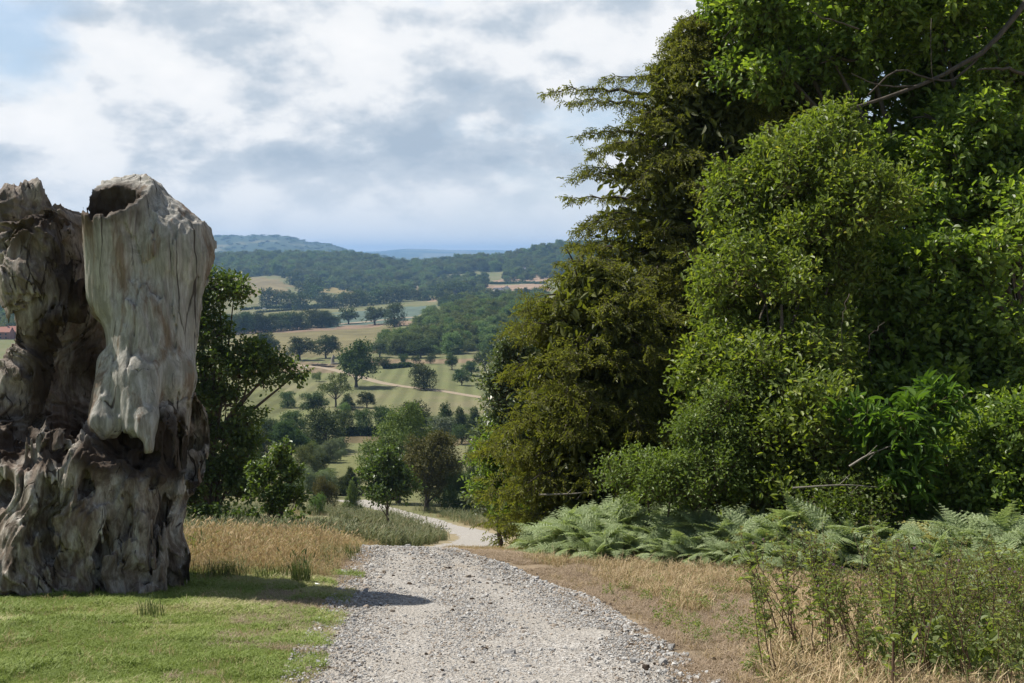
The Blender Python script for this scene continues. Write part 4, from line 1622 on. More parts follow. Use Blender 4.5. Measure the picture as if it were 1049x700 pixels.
wy = ground(708, 31)
wy[2] -= .2


def hy(py, D=31, w=wy):
    return CAMZ + pix_dir(700, py)[1] * D - w[2]


_rh = np.array([0, hy(500), hy(400), hy(270), hy(190), hy(150), hy(110), hy(75), hy(45), hy(5), hy(-30)])
_rv = np.array([3.2, 3.6, 3.6, 3.3, 3.1, 2.65, 2.0, 1.3, .75, .35, .05])


def reach_y(h):
    return float(np.interp(h, _rh, _rv))


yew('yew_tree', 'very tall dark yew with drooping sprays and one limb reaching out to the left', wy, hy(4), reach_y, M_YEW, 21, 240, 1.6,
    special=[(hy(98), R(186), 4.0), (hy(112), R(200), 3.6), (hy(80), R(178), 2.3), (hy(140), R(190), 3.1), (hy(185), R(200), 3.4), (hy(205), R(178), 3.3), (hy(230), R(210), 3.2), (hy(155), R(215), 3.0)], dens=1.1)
wb = ground(800, 34)
yew('yew_tree', 'dark yew standing behind, between the very tall yew and the great oak', wb, CAMZ + pix_dir(800, -30)[1] * 34 - wb[2], lambda h: float(np.interp(h, [0, 9, 14, 18, 20], [3.4, 3.0, 2.0, 1.1, .2])), M_YEW, 44, 130, 1.6)
wg = ground(610, 27)
wg[2] -= .2


def reach_g(h):
    return float(np.interp(h, [0, 1.0, 2.5, 4.4, 5.9, 6.6, 7.3], [1.9, 2.4, 2.55, 2.35, 1.9, 1.5, .4]))


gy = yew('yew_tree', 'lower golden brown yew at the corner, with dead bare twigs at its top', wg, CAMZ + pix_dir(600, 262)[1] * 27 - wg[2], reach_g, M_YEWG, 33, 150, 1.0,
         special=[(6.5, R(195), 1.5), (6.3, R(172), 1.7), (5.9, R(205), 1.9)], dens=1.1)
for a, b_, c_ in (((594, 300), (590, 268), (580, 255)), ((610, 296), (609, 274), (605, 264))):
    pts = np.array([at(*a, 27) - wg, at(*b_, 27) - wg, at(*c_, 27) - wg])
    db = MB()
    tube(db, bez(pts[0], pts[1], pts[2], 6), np.linspace(.035, .014, 6), 6)
    db.build('dead_branch', M_BARK, gy)

near_tree('broadleaf_tree', 'grey green leafy tree peeping out left of the golden yew', 534, 36,
          [(526, 372, 36, 22, 22), (520, 410, 36, 26, 28), (514, 455, 36, 27, 30), (520, 500, 36, 30, 28), (506, 510, 35.5, 18, 20), (545, 440, 36.5, 30, 50), (540, 390, 36.5, 25, 40), (530, 530, 36, 30, 20)],
          M_PALE, 2600, .13, .4, 8, .6, .14, 5.5, seed=3)
near_tree('broadleaf_tree', 'dark low tree in the shade under the golden yew edge', 512, 33,
          [(512, 505, 33, 20, 24), (530, 515, 32.5, 26, 24), (555, 520, 32, 24, 18), (503, 480, 33, 12, 26)], M_OAK, 1300, .11, .4, 8, .6, .08, 2.2, seed=4)
near_tree('broadleaf_tree', 'tall dark tree in deep shade behind the oak and the small leaved tree', 880, 35,
          [(820, 20, 35, 80, 70), (900, 60, 35, 90, 80), (1000, 90, 35, 90, 90), (880, 150, 35, 90, 90), (980, 220, 35, 90, 110), (860, 300, 33.5, 90, 110), (960, 380, 33.5, 100, 110), (1080, 200, 35, 70, 150), (1080, 420, 33.5, 80, 120), (820, 440, 31, 90, 80), (760, 330, 31, 60, 110), (1000, -40, 35, 120, 60), (720, 480, 28, 70, 50), (640, 500, 31, 60, 40), (900, 500, 28, 100, 50), (1020, 510, 26, 90, 45)],
          M_OAK, 13000, .27, .6, 6, .6, .30, 11, seed=5, tints=(0, .4), shrink=1.0)
oak = near_tree('oak_tree', 'great oak with lobed leaves and pale bare boughs arching over the top right', 1072, 26.5,
          lean([(770, 30, 26, 40, 40), (800, 70, 25.5, 36, 30), (800, 0, 24.5, 60, 50), (880, 10, 23.5, 70, 42), (960, 10, 23, 70, 45), (1030, 30, 23, 60, 50), (850, 55, 24.5, 40, 26),
           (1020, 110, 23.5, 50, 40), (960, 140, 22.6, 50, 34), (1020, 190, 22.6, 55, 50), (930, 165, 22.2, 45, 36), (900, 200, 22, 45, 45), (960, 230, 22, 55, 50), (1035, 270, 22.3, 45, 60), (985, 300, 22, 50, 50),
           (915, 270, 21.8, 45, 45), (940, 340, 21.8, 50, 45), (890, 330, 21.6, 36, 45), (1000, 370, 21.8, 50, 50), (1045, 380, 21.6, 40, 60), (930, 410, 21.6, 50, 42), (1010, 440, 21.4, 50, 45), (970, 480, 21.4, 50, 36), (1040, 490, 21, 40, 40), (900, 460, 21.5, 36, 36), (885, 400, 21.7, 30, 40)]),
          M_OAK, 12000, .16, .5, 8, .62, .34, 11.0, M_BARK, 9, .42, seed=6, stray=.12, brk=3, tints=(.12, 1))
for pts, r0 in (([(1080, -40, 28), (1010, 50, 27), (940, 88, 26.6), (850, 118, 26.2)], .075), ([(1000, 60, 27), (970, 84, 26.7), (925, 72, 26.4), (890, 96, 26.2)], .035), ([(940, 88, 26.6), (905, 88, 26.3), (870, 76, 26)], .024),
                ([(880, 30, 26), (850, 20, 25.8), (828, 12, 25.8)], .02), ([(955, 20, 26), (953, 50, 25.8), (957, 88, 25.8)], .012), ([(1075, 90, 27), (1030, 70, 26.6), (1000, 72, 26.4)], .05), ([(870, 300, 21), (862, 330, 20.9), (866, 372, 21)], .008), ([(905, 330, 21), (890, 350, 20.9), (893, 380, 21)], .007)):
    w3 = np.array([at(*q) for q in pts]) - np.array(oak.location)
    s_ = np.linspace(0, 1, len(w3))
    q_ = np.linspace(0, 1, 12)
    P = np.stack([pchip(s_, w3[:, c_], q_) for c_ in range(3)], 1) + rng.normal(size=(12, 3)) * .015
    bb = MB()
    tube(bb, P, r0 * np.linspace(1, .45, 12), 6)
    bb.build('bare_bough', M_BARK, oak)
near_tree('small_leaved_tree', 'yellowish green small leaved tree in full sun in front of the dark yew', 800, 22,
          lean([(808, 175, 22, 46, 42), (850, 150, 22, 40, 36), (765, 235, 21.6, 36, 46), (815, 235, 21.6, 46, 50), (865, 215, 21.6, 36, 50), (740, 310, 21.4, 32, 46), (785, 310, 21.2, 46, 50), (845, 290, 21.3, 46, 50), (740, 380, 21.2, 38, 46),
           (790, 390, 21, 46, 50), (845, 370, 21.1, 46, 50), (770, 450, 21, 46, 40), (825, 455, 20.9, 46, 46), (865, 440, 21, 30, 40), (800, 505, 20.8, 50, 30), (860, 500, 20.8, 40, 30)], 20.4, 26.5),
          M_HOLLY, 9000, .115, .5, 9, .5, .14, 7.2, M_BARK, 9, .42, seed=7, stray=.16, axis_up=.5, brk=4)
near_tree('hawthorn_bush', 'bright fresh green bush between the two yews and the bracken', 705, 20.8,
          [(690, 480, 20.6, 34, 26), (738, 492, 20.3, 36, 24), (660, 496, 20.7, 28, 20), (718, 445, 20.8, 28, 26), (705, 505, 20.2, 44, 18), (745, 455, 20.8, 26, 30), (735, 418, 21, 18, 16)],
          M_HAW, 2300, .065, .36, 9, .55, .04, 2.0, M_TWIG, 8, .42, seed=8, cat='bush', stems=1, axis_up=.3, brk=4, stray=.14)
near_tree('chestnut_sapling', 'young tree with long drooping glossy leaves above the bracken', 935, 19.6,
          [(925, 440, 19.6, 30, 18), (955, 420, 19.7, 22, 16), (905, 465, 19.6, 20, 16), (945, 480, 19.4, 26, 18), (925, 510, 19.4, 22, 18), (880, 430, 19.8, 18, 14)],
          M_CHEST, 330, .23, .3, 7, .30, .025, 1.8, M_TWIG, 8, .5, seed=9, cat='sapling', stems=1, droop=.35)
near_tree('leafy_shrub', 'dense dark shrub at the right edge behind the ferns', 1030, 19.5,
          [(1010, 470, 19.6, 36, 36), (1045, 440, 19.6, 36, 46), (1030, 510, 19.3, 40, 30), (985, 510, 19.4, 30, 24), (1060, 500, 19.2, 40, 40)], M_OAK, 1900, .10, .36, 8, .65, .04, 2.2, M_TWIG, 10, .42, seed=10, cat='shrub', stems=1, tints=(.1, 1), brk=3, stray=.14)
near_tree('leafy_shrub', 'grey green low shrub with bare dead twigs behind the ferns', 870, 19.6,
          [(868, 505, 19.6, 34, 22), (840, 520, 19.4, 30, 18), (900, 520, 19.4, 30, 20), (880, 535, 19.2, 40, 16)], M_HOLLY, 700, .07, .36, 8, .6, .025, 1.3, M_TWIG, 9, .42, seed=12, cat='shrub', stems=1, tints=(0, .4), shrink=.75, brk=3, stray=.2)
# dead branches lying in the bushes
def dead_branch(pts, r0, label):
    w3 = np.array([at(*q) for q in pts])
    s_ = np.linspace(0, 1, len(w3))
    q_ = np.linspace(0, 1, 10)
    P = np.stack([pchip(s_, w3[:, c_], q_) for c_ in range(3)], 1)
    mb = MB()
    o = P[0].copy()
    tube(mb, P - o, r0 * np.linspace(1, .4, 10), 6)
    for k in (4, 6):
        e = P[k] + np.array([.15, -.1, .2]) * (1 if k == 4 else -.8)
        tube(mb, bez(P[k] - o, (P[k] + e) / 2 - o, e - o, 4), r0 * .5 * np.linspace(1, .4, 4), 5)
    ob = mb.build('dead_branch', M_BARKP)
    ob.location = o
    tag(ob, label, 'branch')


dead_branch([(552, 507, 25), (585, 506, 25), (622, 501, 24.8)], .022, 'pale bare branch sticking out below the golden yew')
dead_branch([(812, 500, 19), (865, 497, 19), (905, 500, 19.2)], .016, 'thin grey dead branch lying level in the low shrub')
dead_branch([(870, 478, 19.2), (890, 466, 19.2), (915, 456, 19.3)], .02, 'forked grey dead branch slanting up beside the chestnut sapling')

# ------------------------------------------------------------------ near trees on the left
M_LOAK = leaf_mat('left_oak_leaves', [(0, (.050, .082, .024)), (.5, (.080, .122, .033)), (.8, (.12, .165, .042)), (1, (.17, .215, .055))], .33, .42, .4, 1.5)
lo = near_tree('oak_tree', 'tall oak close behind the stump with one long branch hanging out right', 215, 46,
          [(222, 296, 46, 16, 10), (240, 300, 46, 13, 9), (205, 318, 46, 20, 16), (200, 350, 46, 22, 18), (222, 345, 45.6, 12, 12), (196, 385, 46, 24, 20), (225, 372, 45.6, 15, 12), (258, 366, 45.4, 18, 8), (284, 378, 45.4, 15, 7), (301, 386, 45.3, 9, 7), (245, 384, 45.4, 18, 8), (270, 392, 45.4, 13, 6),
           (200, 420, 46, 26, 22), (232, 415, 45.6, 16, 14), (202, 458, 46, 28, 20), (240, 452, 45.6, 17, 16), (252, 432, 45.4, 12, 10), (196, 488, 45.8, 22, 13), (228, 486, 45.7, 16, 12), (172, 470, 46, 24, 22), (160, 420, 46.5, 30, 40), (246, 478, 45.8, 12, 10), (238, 505, 45.8, 18, 12), (192, 515, 45.8, 20, 10), (256, 462, 45.6, 14, 10)],
          M_LOAK, 4300, .17, .5, 8, .65, .22, 10, M_BARK, 9, .42, seed=14, tints=(.0, .9), inner=.14)
near_tree('bramble_bush', 'dark bramble bush round the foot of the near oak behind the stump', 232, 44,
          [(225, 532, 44, 14, 9), (245, 536, 43.6, 14, 8), (200, 534, 44, 16, 10), (258, 540, 43.5, 10, 6)], M_LOAK, 420, .13, .35, 7, .7, .03, 1.0, M_BARK, 8, .45, seed=18, cat='bush', stems=1, tints=(0, .7))
near_tree('oak_sapling', 'young oak with three stems in the rough grass right of the stump', 285, 40,
          [(284, 478, 40, 12, 10), (271, 498, 40, 12, 9), (297, 494, 40, 13, 9), (280, 514, 40, 14, 7), (266, 486, 40.2, 9, 7), (302, 512, 39.8, 11, 6), (288, 464, 40, 6, 6), (276, 528, 40, 9, 5)],
          M_LOAK, 430, .15, .36, 7, .7, .06, 3.0, M_BARK, 7, .45, seed=15, cat='sapling', shrink=.8, tints=(.15, 1), inner=.05)
near_tree('oak_sapling', 'small leafy seedling beside the three stemmed young oak', 300, 38,
          [(300, 535, 38, 10, 8), (294, 543, 38, 8, 6), (307, 542, 38, 7, 6)], M_LOAK, 120, .12, .25, 6, .7, .03, 1.0, M_BARK, 8, .45, seed=16, cat='sapling', stems=1, tints=(.2, 1))
near_tree('lime_tree', 'round headed young tree on a thin stem above the end of the path', 396, 85,
          [(396, 478, 85, 13, 11), (386, 492, 85, 14, 12), (408, 490, 85, 15, 12), (396, 505, 85, 20, 10), (416, 503, 85, 11, 9), (381, 506, 85, 9, 8), (396, 466, 85, 7, 6)],
          M_LOAK, 800, .24, .6, 6, .7, .11, 4.8, M_BARK, 9, .45, seed=17, cat='tree', shrink=.8, tints=(0, .8), inner=.1)
for i, px in enumerate((248, 254, 260)):
    w = ground(px, 58 + i * .4)
    mb = MB()
    tube(mb, [(0, 0, -.2), (.01, 0, .5), (0, .01, 1.05), (0, .01, 1.09)], [.055, .052, .05, .03], 7, wob=.05)
    o = mb.build('wooden_post', M_BARKP)
    o.location = w
    tag(o, ('left', 'middle', 'right')[i] + ' one of three thin weathered posts in the rough grass behind the oak trunk', 'post', 'three weathered posts')
#@@COVER
# ------------------------------------------------------------------ grass, stones, ferns, weeds
def grass_mat(name, cols, trans=.25):
    return leaf_mat(name, cols, trans, .6, .25, 1.0, 0, .95)


M_LAWN = grass_mat('lawn_grass', [(0, (.17, .225, .048)), (.6, (.245, .305, .07)), (.85, (.33, .345, .12)), (1, (.42, .37, .21))])
M_STRAW = grass_mat('straw_grass', [(0, (.29, .21, .12)), (.5, (.44, .33, .19)), (.85, (.58, .46, .29)), (.92, (.25, .25, .10)), (1, (.18, .21, .07))])
M_DRY = grass_mat('dry_grass', [(0, (.26, .195, .14)), (.6, (.36, .275, .195)), (1, (.46, .37, .27))])
M_RUSH = grass_mat('rush_green', [(0, (.07, .10, .03)), (.7, (.13, .165, .055)), (1, (.24, .24, .10))])
M_HEATH = grass_mat('grey_green_herb', [(0, (.10, .125, .055)), (.6, (.165, .185, .085)), (1, (.28, .25, .15))])


def blades(mb, r, n, h, w, spread, lean, heads=0.0, tint=None):
    a = r.uniform(0, 6.283, n)
    rad = spread * np.sqrt(r.uniform(0, 1, n))
    B = np.stack([np.cos(a) * rad, np.sin(a) * rad, np.full(n, -.01)], 1)
    H = h * r.uniform(.5, 1.15, n)
    la = r.uniform(0, 6.283, n)
    ln = lean * r.uniform(.2, 1.3, n) * H
    d = np.stack([np.cos(la) * ln, np.sin(la) * ln, H * 0], 1)
    mid = B + d * .3 + np.stack([H * 0, H * 0, H * .6], 1)
    tip = B + d + np.stack([H * 0, H * 0, H * (1 - .25 * lean)], 1)
    s = np.stack([-np.sin(la), np.cos(la), la * 0], 1)
    f = r.uniform(-.8, .8, (n, 1))
    s = unit(s + f * np.stack([np.cos(la), np.sin(la), la * 0], 1)) * (w / 2)
    V = np.stack([B - s, B + s, mid + s * .75, mid - s * .75, tip + s * .12, tip - s * .12], 1)
    i = np.arange(n)[:, None] * 6
    f = np.concatenate([i + np.array([[0, 1, 2, 3]]), i + np.array([[3, 2, 4, 5]])], 1).reshape(-1, 4)
    t = r.uniform(0, 1, n) if tint is None else np.clip(r.normal(tint[0], tint[1], n), 0, 1)
    mb.add(V, f, np.repeat(t, 2))
    if heads:
        k = r.uniform(0, 1, n) < heads
        P = tip[k]
        leaves(mb, P - d[k] * .1, unit(d[k] * .6 + np.array([0, 0, .1])), rdir(k.sum(), r), h * .22, h * .045, np.clip(t[k] + .2, 0, .9), .2, .3)


def src(name, fn, m):
    mb = MB()
    fn(mb)
    return bpy.data.objects.new(name, mb.mesh(name, m))


def sampler(n, xf, yr, r, keep=None):
    """random places: xf(y)->(xmin,xmax) ranges, rows denser with distance evenly in area"""
    y = r.uniform(yr[0], yr[1], n)
    a, b = xf(y)
    x = a + (b - a) * r.uniform(0, 1, n)
    if keep is not None:
        k = keep(x, y)
        x, y = x[k], y[k]
    return x, y


_ly = np.array([p_[1] for p_ in PL])
_lx = np.array([p_[0] for p_ in PL])
_ry = np.array([p_[1] for p_ in PR])
_rx = np.array([p_[0] for p_ in PR])


def left_edge(y):
    return np.interp(y, _ly, _lx)


def right_edge(y):
    return np.interp(y, _ry, _rx)


def n2(x, y, s, sd):
    return fbm(np.stack([x / s, y / s, x * 0], -1), 3, sd)


def put(name, label, protos, x, y, smin, smax, tilt, r, zs=None, sink=.0, lift_path=0, patch=0):
    z = terrain(x, y) - sink + lift_path
    s = r.uniform(smin, smax, len(x))
    if zs is not None:
        s = s * zs
    return scatter(name, label, name.replace('_', ' '), protos, np.stack([x, y, z], 1), zrot(len(x), tilt, r), s, r.integers(0, len(protos), len(x)) if not patch else np.clip(((n2(x, y, patch, 66) * .9 + .5 + r.normal(0, .16, len(x))) * len(protos)).astype(int), 0, len(protos) - 1))


r = np.random.default_rng(50)
lawn_p = [src('lawn_%d' % k, lambda mb: blades(mb, np.random.default_rng(k), 26, .062, .006, .075, .9, 0, (.12 + .20 * k, .24)), M_LAWN) for k in range(4)]
x, y = sampler(46000, lambda y: (-.50 * y - .6, left_edge(y) + .12), (5.5, 17.5), r,
               lambda x, y: (n2(x, y, 1.4, 31) > -2.5 + 2.6 * sstep(-.8, .1, x - left_edge(y))) & (y < 16.3 + .9 * n2(x, y, 2, 32)))
put('lawn_grass', 'short green turf beside the track and round the stump foot', lawn_p, x, y, .6, 1.25, .12, r, .7 + .55 * (n2(x, y, .5, 61) > .35) + .25 * n2(x, y, .9, 62), patch=1.1)
x, y = sampler(9000, lambda y: (left_edge(y) - 1.0, left_edge(y) + .15), (5.5, 22), r, lambda x, y: n2(x, y, .7, 36) > -.25)
dry_p = [src('dry_%d' % k, lambda mb: blades(mb, np.random.default_rng(20 + k), 20, .065, .005, .09, 1.1, .0), M_DRY) for k in range(3)]
put('dry_grass', 'low parched grass along the left edge of the gravel', dry_p, x, y, .5, 1.0, .15, r)
x, y = sampler(44000, lambda y: (right_edge(y) - .12, np.minimum(right_edge(y) + 5.2, .52 * y)), (6.0, 25), r,
               lambda x, y: n2(x, y, .8, 33) > -.75 + .8 * sstep(.7, .0, x - right_edge(y)))
put('dry_grass', 'low parched brown turf of the right verge between gravel and ferns', dry_p, x, y, .45, 1.15, .15, r)
vg_p = [src('verge_%d' % k, lambda mb: blades(mb, np.random.default_rng(25 + k), 16, .16, .006, .09, .8, .0, (.5, .3)), M_STRAW) for k in range(3)]
x, y = sampler(9000, lambda y: (right_edge(y) + .9 + .12 * y * 0, .53 * y), (7, 20.5), r,
               lambda x, y: n2(x, y, 1.1, 34) > .55 - 1.15 * sstep(15, 17.3, y) - 1.0 * sstep(2.5, 3.6, x))
put('straw_grass', 'tall yellow grass at the foot of the ferns', vg_p, x, y, .6, 1.6, .2, r)
# straw meadow on the left brow
st_p = [src('straw_%d' % k, lambda mb: blades(mb, np.random.default_rng(40 + k), 24, .38, .007, .2, .55, .6, (.45, .24)), M_STRAW) for k in range(4)]
x, y = sampler(8200, lambda y: (-.56 * y, left_edge(y) - .25), (15.2, 31), r, lambda x, y: (y > 16.2 + 1.0 * n2(x, y, 1.5, 35)) & (n2(x, y, 1.1, 47) > -.45 + r.uniform(-.4, .4, len(x))))
k_ = .55 + .45 * sstep(0, 1.3, left_edge(y) - x)
k_ = k_ * (.6 + .4 * sstep(15.8, 18, y)) * (.85 + .35 * n2(x, y, 1.3, 44))
put('straw_grass', 'standing golden straw grass on the brow behind the stump', st_p, x, y, .65, 1.15, .08, r, k_)
gx, gy_ = sampler(900, lambda y: (-.56 * y, left_edge(y) - .2), (15.6, 27), r, lambda x, y: n2(x, y, 1.6, 46) > -.05)
rush_p = [src('rushy_%d' % k, lambda mb: blades(mb, np.random.default_rng(140 + k), 26, .27, .010, .18, .6, .0), M_RUSH) for k in range(3)]
put('green_tussocks', 'green grass tussocks mixed into the straw on the brow', rush_p, gx, gy_, .6, 1.2, .12, r)
x, y = sampler(6500, lambda y: (-.36 * y, .36 * y - 0), (55, 118), r, lambda x, y: ((x < left_edge(y) - .6) | (x > right_edge(y) + .6)) & (n2(x, y, 9, 37) > -.05))
put('straw_grass', 'far straw grass on the slope where the path comes back into view', st_p, x, y, .7, 1.3, .08, r)
x, y = sampler(2600, lambda y: (-5.0 - 0 * y, 1.5 + 0 * y), (24, 34), r, lambda x, y: (x < left_edge(y) - .3) | (x > right_edge(y) + .2))
put('straw_grass', 'straw grass just over the brow where the gravel disappears', st_p, x, y, .22, .45, .1, r)
# grey green herb band over the straw
he_p = [src('herb_%d' % k, lambda mb: (blades(mb, np.random.default_rng(60 + k), 40, .60, .020, .36, .6, .4, (.45, .28))), M_HEATH) for k in range(3)]
x, y = sampler(2600, lambda y: (-.30 * y, left_edge(y) - .6), (30, 60), r, lambda x, y: n2(x, y, 5, 38) > -.35)
put('rough_herbs', 'grey green tall herbs and heather behind the straw grass', he_p, x, y, .7, 1.35, .08, r)
x, y = sampler(2600, lambda y: (-.36 * y, .36 * y), (60, 135), r, lambda x, y: ((x < left_edge(y) - 1) | (x > right_edge(y) + 1)) & (n2(x, y, 9, 39) < .12))
put('rough_herbs', 'patches of green bracken and herbs on the lower slope', he_p, x, y, 1.0, 2.0, .08, r)


# stones
def rock(mb, sd):
    q = np.random.default_rng(sd)
    # cube sphere, knocked about
    n = 3
    V, Fc = [], []
    for axn in range(3):
        for sg in (-1, 1):
            b0 = len(V)
            for i in range(n):
                for j in range(n):
                    c = [0, 0, 0]
                    c[axn] = sg
                    c[(axn + 1) % 3] = -1 + 2 * i / (n - 1)
                    c[(axn + 2) % 3] = (-1 + 2 * j / (n - 1)) * sg
                    V.append(c)
            for i in range(n - 1):
                for j in range(n - 1):
                    Fc.append([b0 + i * n + j, b0 + (i + 1) * n + j, b0 + (i + 1) * n + j + 1, b0 + i * n + j + 1])
    V = np.array(V, float)
    V = V / np.linalg.norm(V, axis=1, keepdims=True) ** .75
    nn = fbm(V * .9 + sd * 3.1, 2, sd)
    V = V * (1 + .38 * nn[:, None]) * np.array([1, q.uniform(.6, .95), q.uniform(.45, .75)])
    for _ in range(4):
        nr_ = rdir(1, q)[0]
        dd = V @ nr_ - q.uniform(.45, .7)
        V = V - np.maximum(dd, 0)[:, None] * nr_
    mb.add(V * .5, Fc, np.zeros(len(Fc)))


def stone_mat(name, c1, c2):
    m, nt, out = mat(name)
    tcx = N(nt, 'ShaderNodeTexCoord')
    oi = N(nt, 'ShaderNodeObjectInfo')
    rp = ramp(nt, [(0, c1), (.5, tuple((a + b_) / 2 for a, b_ in zip(c1, c2))), (1, c2)], oi.outputs['Random'])
    n = noise(nt, tcx.outputs['Object'], 3, 5, .65)
    c = mixc(nt, .6, rp.outputs[0], ramp(nt, [(.3, (.6, .6, .6)), (.7, (1.35, 1.35, 1.35))], n).outputs[0], 'MULTIPLY')
    p = N(nt, 'ShaderNodeBsdfPrincipled')
    p.inputs['Roughness'].default_value = .9
    p.inputs['Specular IOR Level'].default_value = .2
    nt.links.new(c, p.inputs['Base Color'])
    nt.links.new(p.outputs[0], out.inputs['Surface'])
    return m


M_ST = stone_mat('limestone', (.23, .222, .212), (.46, .45, .43))
M_STB = stone_mat('brown_stone', (.20, .165, .13), (.36, .31, .26))
M_DUNG = stone_mat('dark_clod', (.035, .025, .018), (.075, .055, .04))
stones = [src('stone_%d' % k, lambda mb: rock(mb, 100 + k), M_ST if k < 5 else M_STB) for k in range(7)]
clods = [src('clod_%d' % k, lambda mb: rock(mb, 200 + k), M_DUNG) for k in range(2)]


def stones_at(n, yr, size, r, edge=None, over=.15):
    y = yr[0] + (yr[1] - yr[0]) * r.uniform(0, 1, n)
    a, b = left_edge(y) - over, right_edge(y) + over
    t = r.uniform(0, 1, n)
    if edge == 'right':
        t = 1 - np.abs(r.normal(0, .055, n)) + .02
    elif edge == 'mid':
        t = np.clip(r.normal(.5, .22, n), 0, 1)
    x = a + (b - a) * t
    s = size * np.exp(r.normal(0, .42, n))
    return x, y, s


def put_stones(name, label, protos, x, y, s, r, emb=.18, lift=.03):
    z = terrain(x, y) + lift + s * (.25 - emb)
    rot = np.stack([r.normal(0, .25, len(x)), r.normal(0, .25, len(x)), r.uniform(0, 6.28, len(x))], 1)
    return scatter(name, label, name.replace('_', ' '), protos, np.stack([x, y, z], 1), rot, s, r.integers(0, len(protos), len(x)))


xs, ys, ss = zip(stones_at(30000, (6.5, 15), .0145, r), stones_at(20000, (10, 25), .020, r), stones_at(2600, (6.5, 25), .032, r, 'right', .1), stones_at(1500, (14, 25.5), .032, r, 'mid'), stones_at(1300, (7, 25), .036, r, None, .05))
X, Y, S = np.concatenate(xs), np.concatenate(ys), np.concatenate(ss)
tq = (X - left_edge(Y)) / (right_edge(Y) - left_edge(Y)) + .04 * n2(X, Y, 1.5, 58)
rut = np.maximum(np.exp(-((tq - .27) / .085) ** 2), np.exp(-((tq - .70) / .085) ** 2))
kk = (n2(X, Y, .9, 51) > -.95 + r.uniform(0, .5, len(X))) & (r.uniform(0, 1, len(X)) > rut * np.clip(S / .022, .35, 1) * .85)
put_stones('loose_stones', 'loose pale grey broken stones strewn over the track', stones, X[kk], Y[kk], S[kk], r)
x, y, s = stones_at(260, (8, 22), .034, r, None, .5)
put_stones('dark_clods', 'dark brown clods and bark bits scattered on the track and verge', clods, x, y, s, r)

# bracken
def frond(mb, sd, L=1.0, bend=.55, m=None, pin=15, lo=.26, wid=.30):
    q = np.random.default_rng(sd)
    t = np.linspace(0, 1, 9)
    P = np.stack([bend * L * (.25 * t + .75 * t ** 2.4), .05 * np.sin(t * 3) * L, L * (t - .40 * t ** 3.2)], 1)
    tube(mb, P, .006 * np.linspace(1, .3, 9), 3, .3)
    tp = np.linspace(lo, .985, pin)
    for i, tt in enumerate(tp):
        c = np.array([np.interp(tt, t, P[:, k]) for k in range(3)])
        c2 = np.array([np.interp(min(tt + .04, 1), t, P[:, k]) for k in range(3)])
        ax = unit(c2 - c) if tt < .96 else unit(P[-1] - P[-2])
        nl = unit(np.cross(ax, np.array([0., 1, 0])))
        ln = L * wid * math.sin(min(1, (1.03 - tt) * 1.3 / (1 - lo)) * 1.45)
        for sg in (-1, 1):
            sd_ = unit(np.array([0, sg, 0]) + ax * .45 + np.array([0, 0, q.uniform(-.12, .1)]))
            k = 8
            f = (np.arange(k) + .3) / k
            base = c + sd_ * (ln * f)[:, None]
            base[:, 2] -= .12 * ln * f ** 2
            pw = ln * .34 * (1.05 - f)
            for s2 in (-1, 1):
                dv = unit(ax * s2 * .9 + sd_ * .55)
                leaves(mb, base, np.repeat(dv[None], k, 0), np.repeat(nl[None], k, 0) + q.normal(size=(k, 3)) * .14, pw * q.uniform(.85, 1.1, k), ln * .13, np.clip(q.normal(.45, .22, k), 0, 1), .15, .15)


fr = [src('frond_%d' % k, lambda mb: frond(mb, 300 + k, .90 + .07 * k, (.45, .6, .75, .9)[k], None, 13, .50, .21), M_FERN) for k in range(4)]
by = np.array([place(a_, b_)[1] for a_, b_ in ((500, 560), (530, 566), (560, 571), (620, 577), (700, 580), (800, 588), (900, 594), (1060, 602))])
print('bracken front', by)
bu = [pxu(q) for q in (500, 530, 560, 620, 700, 800, 900, 1060)]


def bracken_front(x, y):
    return np.interp(x / y, bu, by)


x, y = sampler(62000, lambda y: (-.03 * y, .56 * y), (15, 29), r, lambda x, y: (y > bracken_front(x, y) + .45 * n2(x, y, 1.0, 52)) & (y < 26.5 + 0 * x) & (x / y > pxu(502) - .004 * (y - 24)))
keep = r.uniform(0, 1, len(x)) < np.where(y < bracken_front(x, y) + 2.6, 1, .55)
x, y = x[keep], y[keep]
zsx = (.55 + .45 * sstep(0, 1.2, y - bracken_front(x, y))) * (.85 + .25 * n2(x, y, 1.6, 53))
zsx = zsx * np.interp(x / y, [pxu(500), pxu(560), pxu(640), pxu(1049)], [.55, .8, .95, .85])
print('bracken', len(x))
z = terrain(x, y) - .03
rot = np.stack([r.normal(0, .38, len(x)), r.normal(0, .38, len(x)), r.uniform(0, 6.28, len(x))], 1)
scatter('bracken', 'bank of pale green bracken under the trees', 'bracken', fr, np.stack([x, y, z], 1), rot, zsx * r.uniform(.7, 1.4, len(x)), r.integers(0, 4, len(x)))


# single ferns that stand out
def fern(name, label, px, py, D, L, m, rz, n=3, tilt=.3):
    mb = MB()
    w = at(px, py, D)
    g = np.array([w[0], D, th(w[0], D)])
    t = empty(name, tuple(g), label, 'fern')
    for k in range(n):
        mb = MB()
        frond(mb, 400 + k + int(px), L * (1 - .12 * k), .8, None, 16)
        o = mb.build('frond', m, t)
        o.rotation_euler = (.15 * (k - 1), 0, rz + (k - 1) * 1.0)
    return t


fern('fern_plant', 'yellowing fern with arching fronds standing out above the green bracken at right', 985, 540, 18.2, 1.25, M_FERNY, R(200), 3)
fern('fern_plant', 'large pale green fern at the right edge behind the brown stems', 1045, 600, 12.0, .9, M_FERN, R(170), 3)

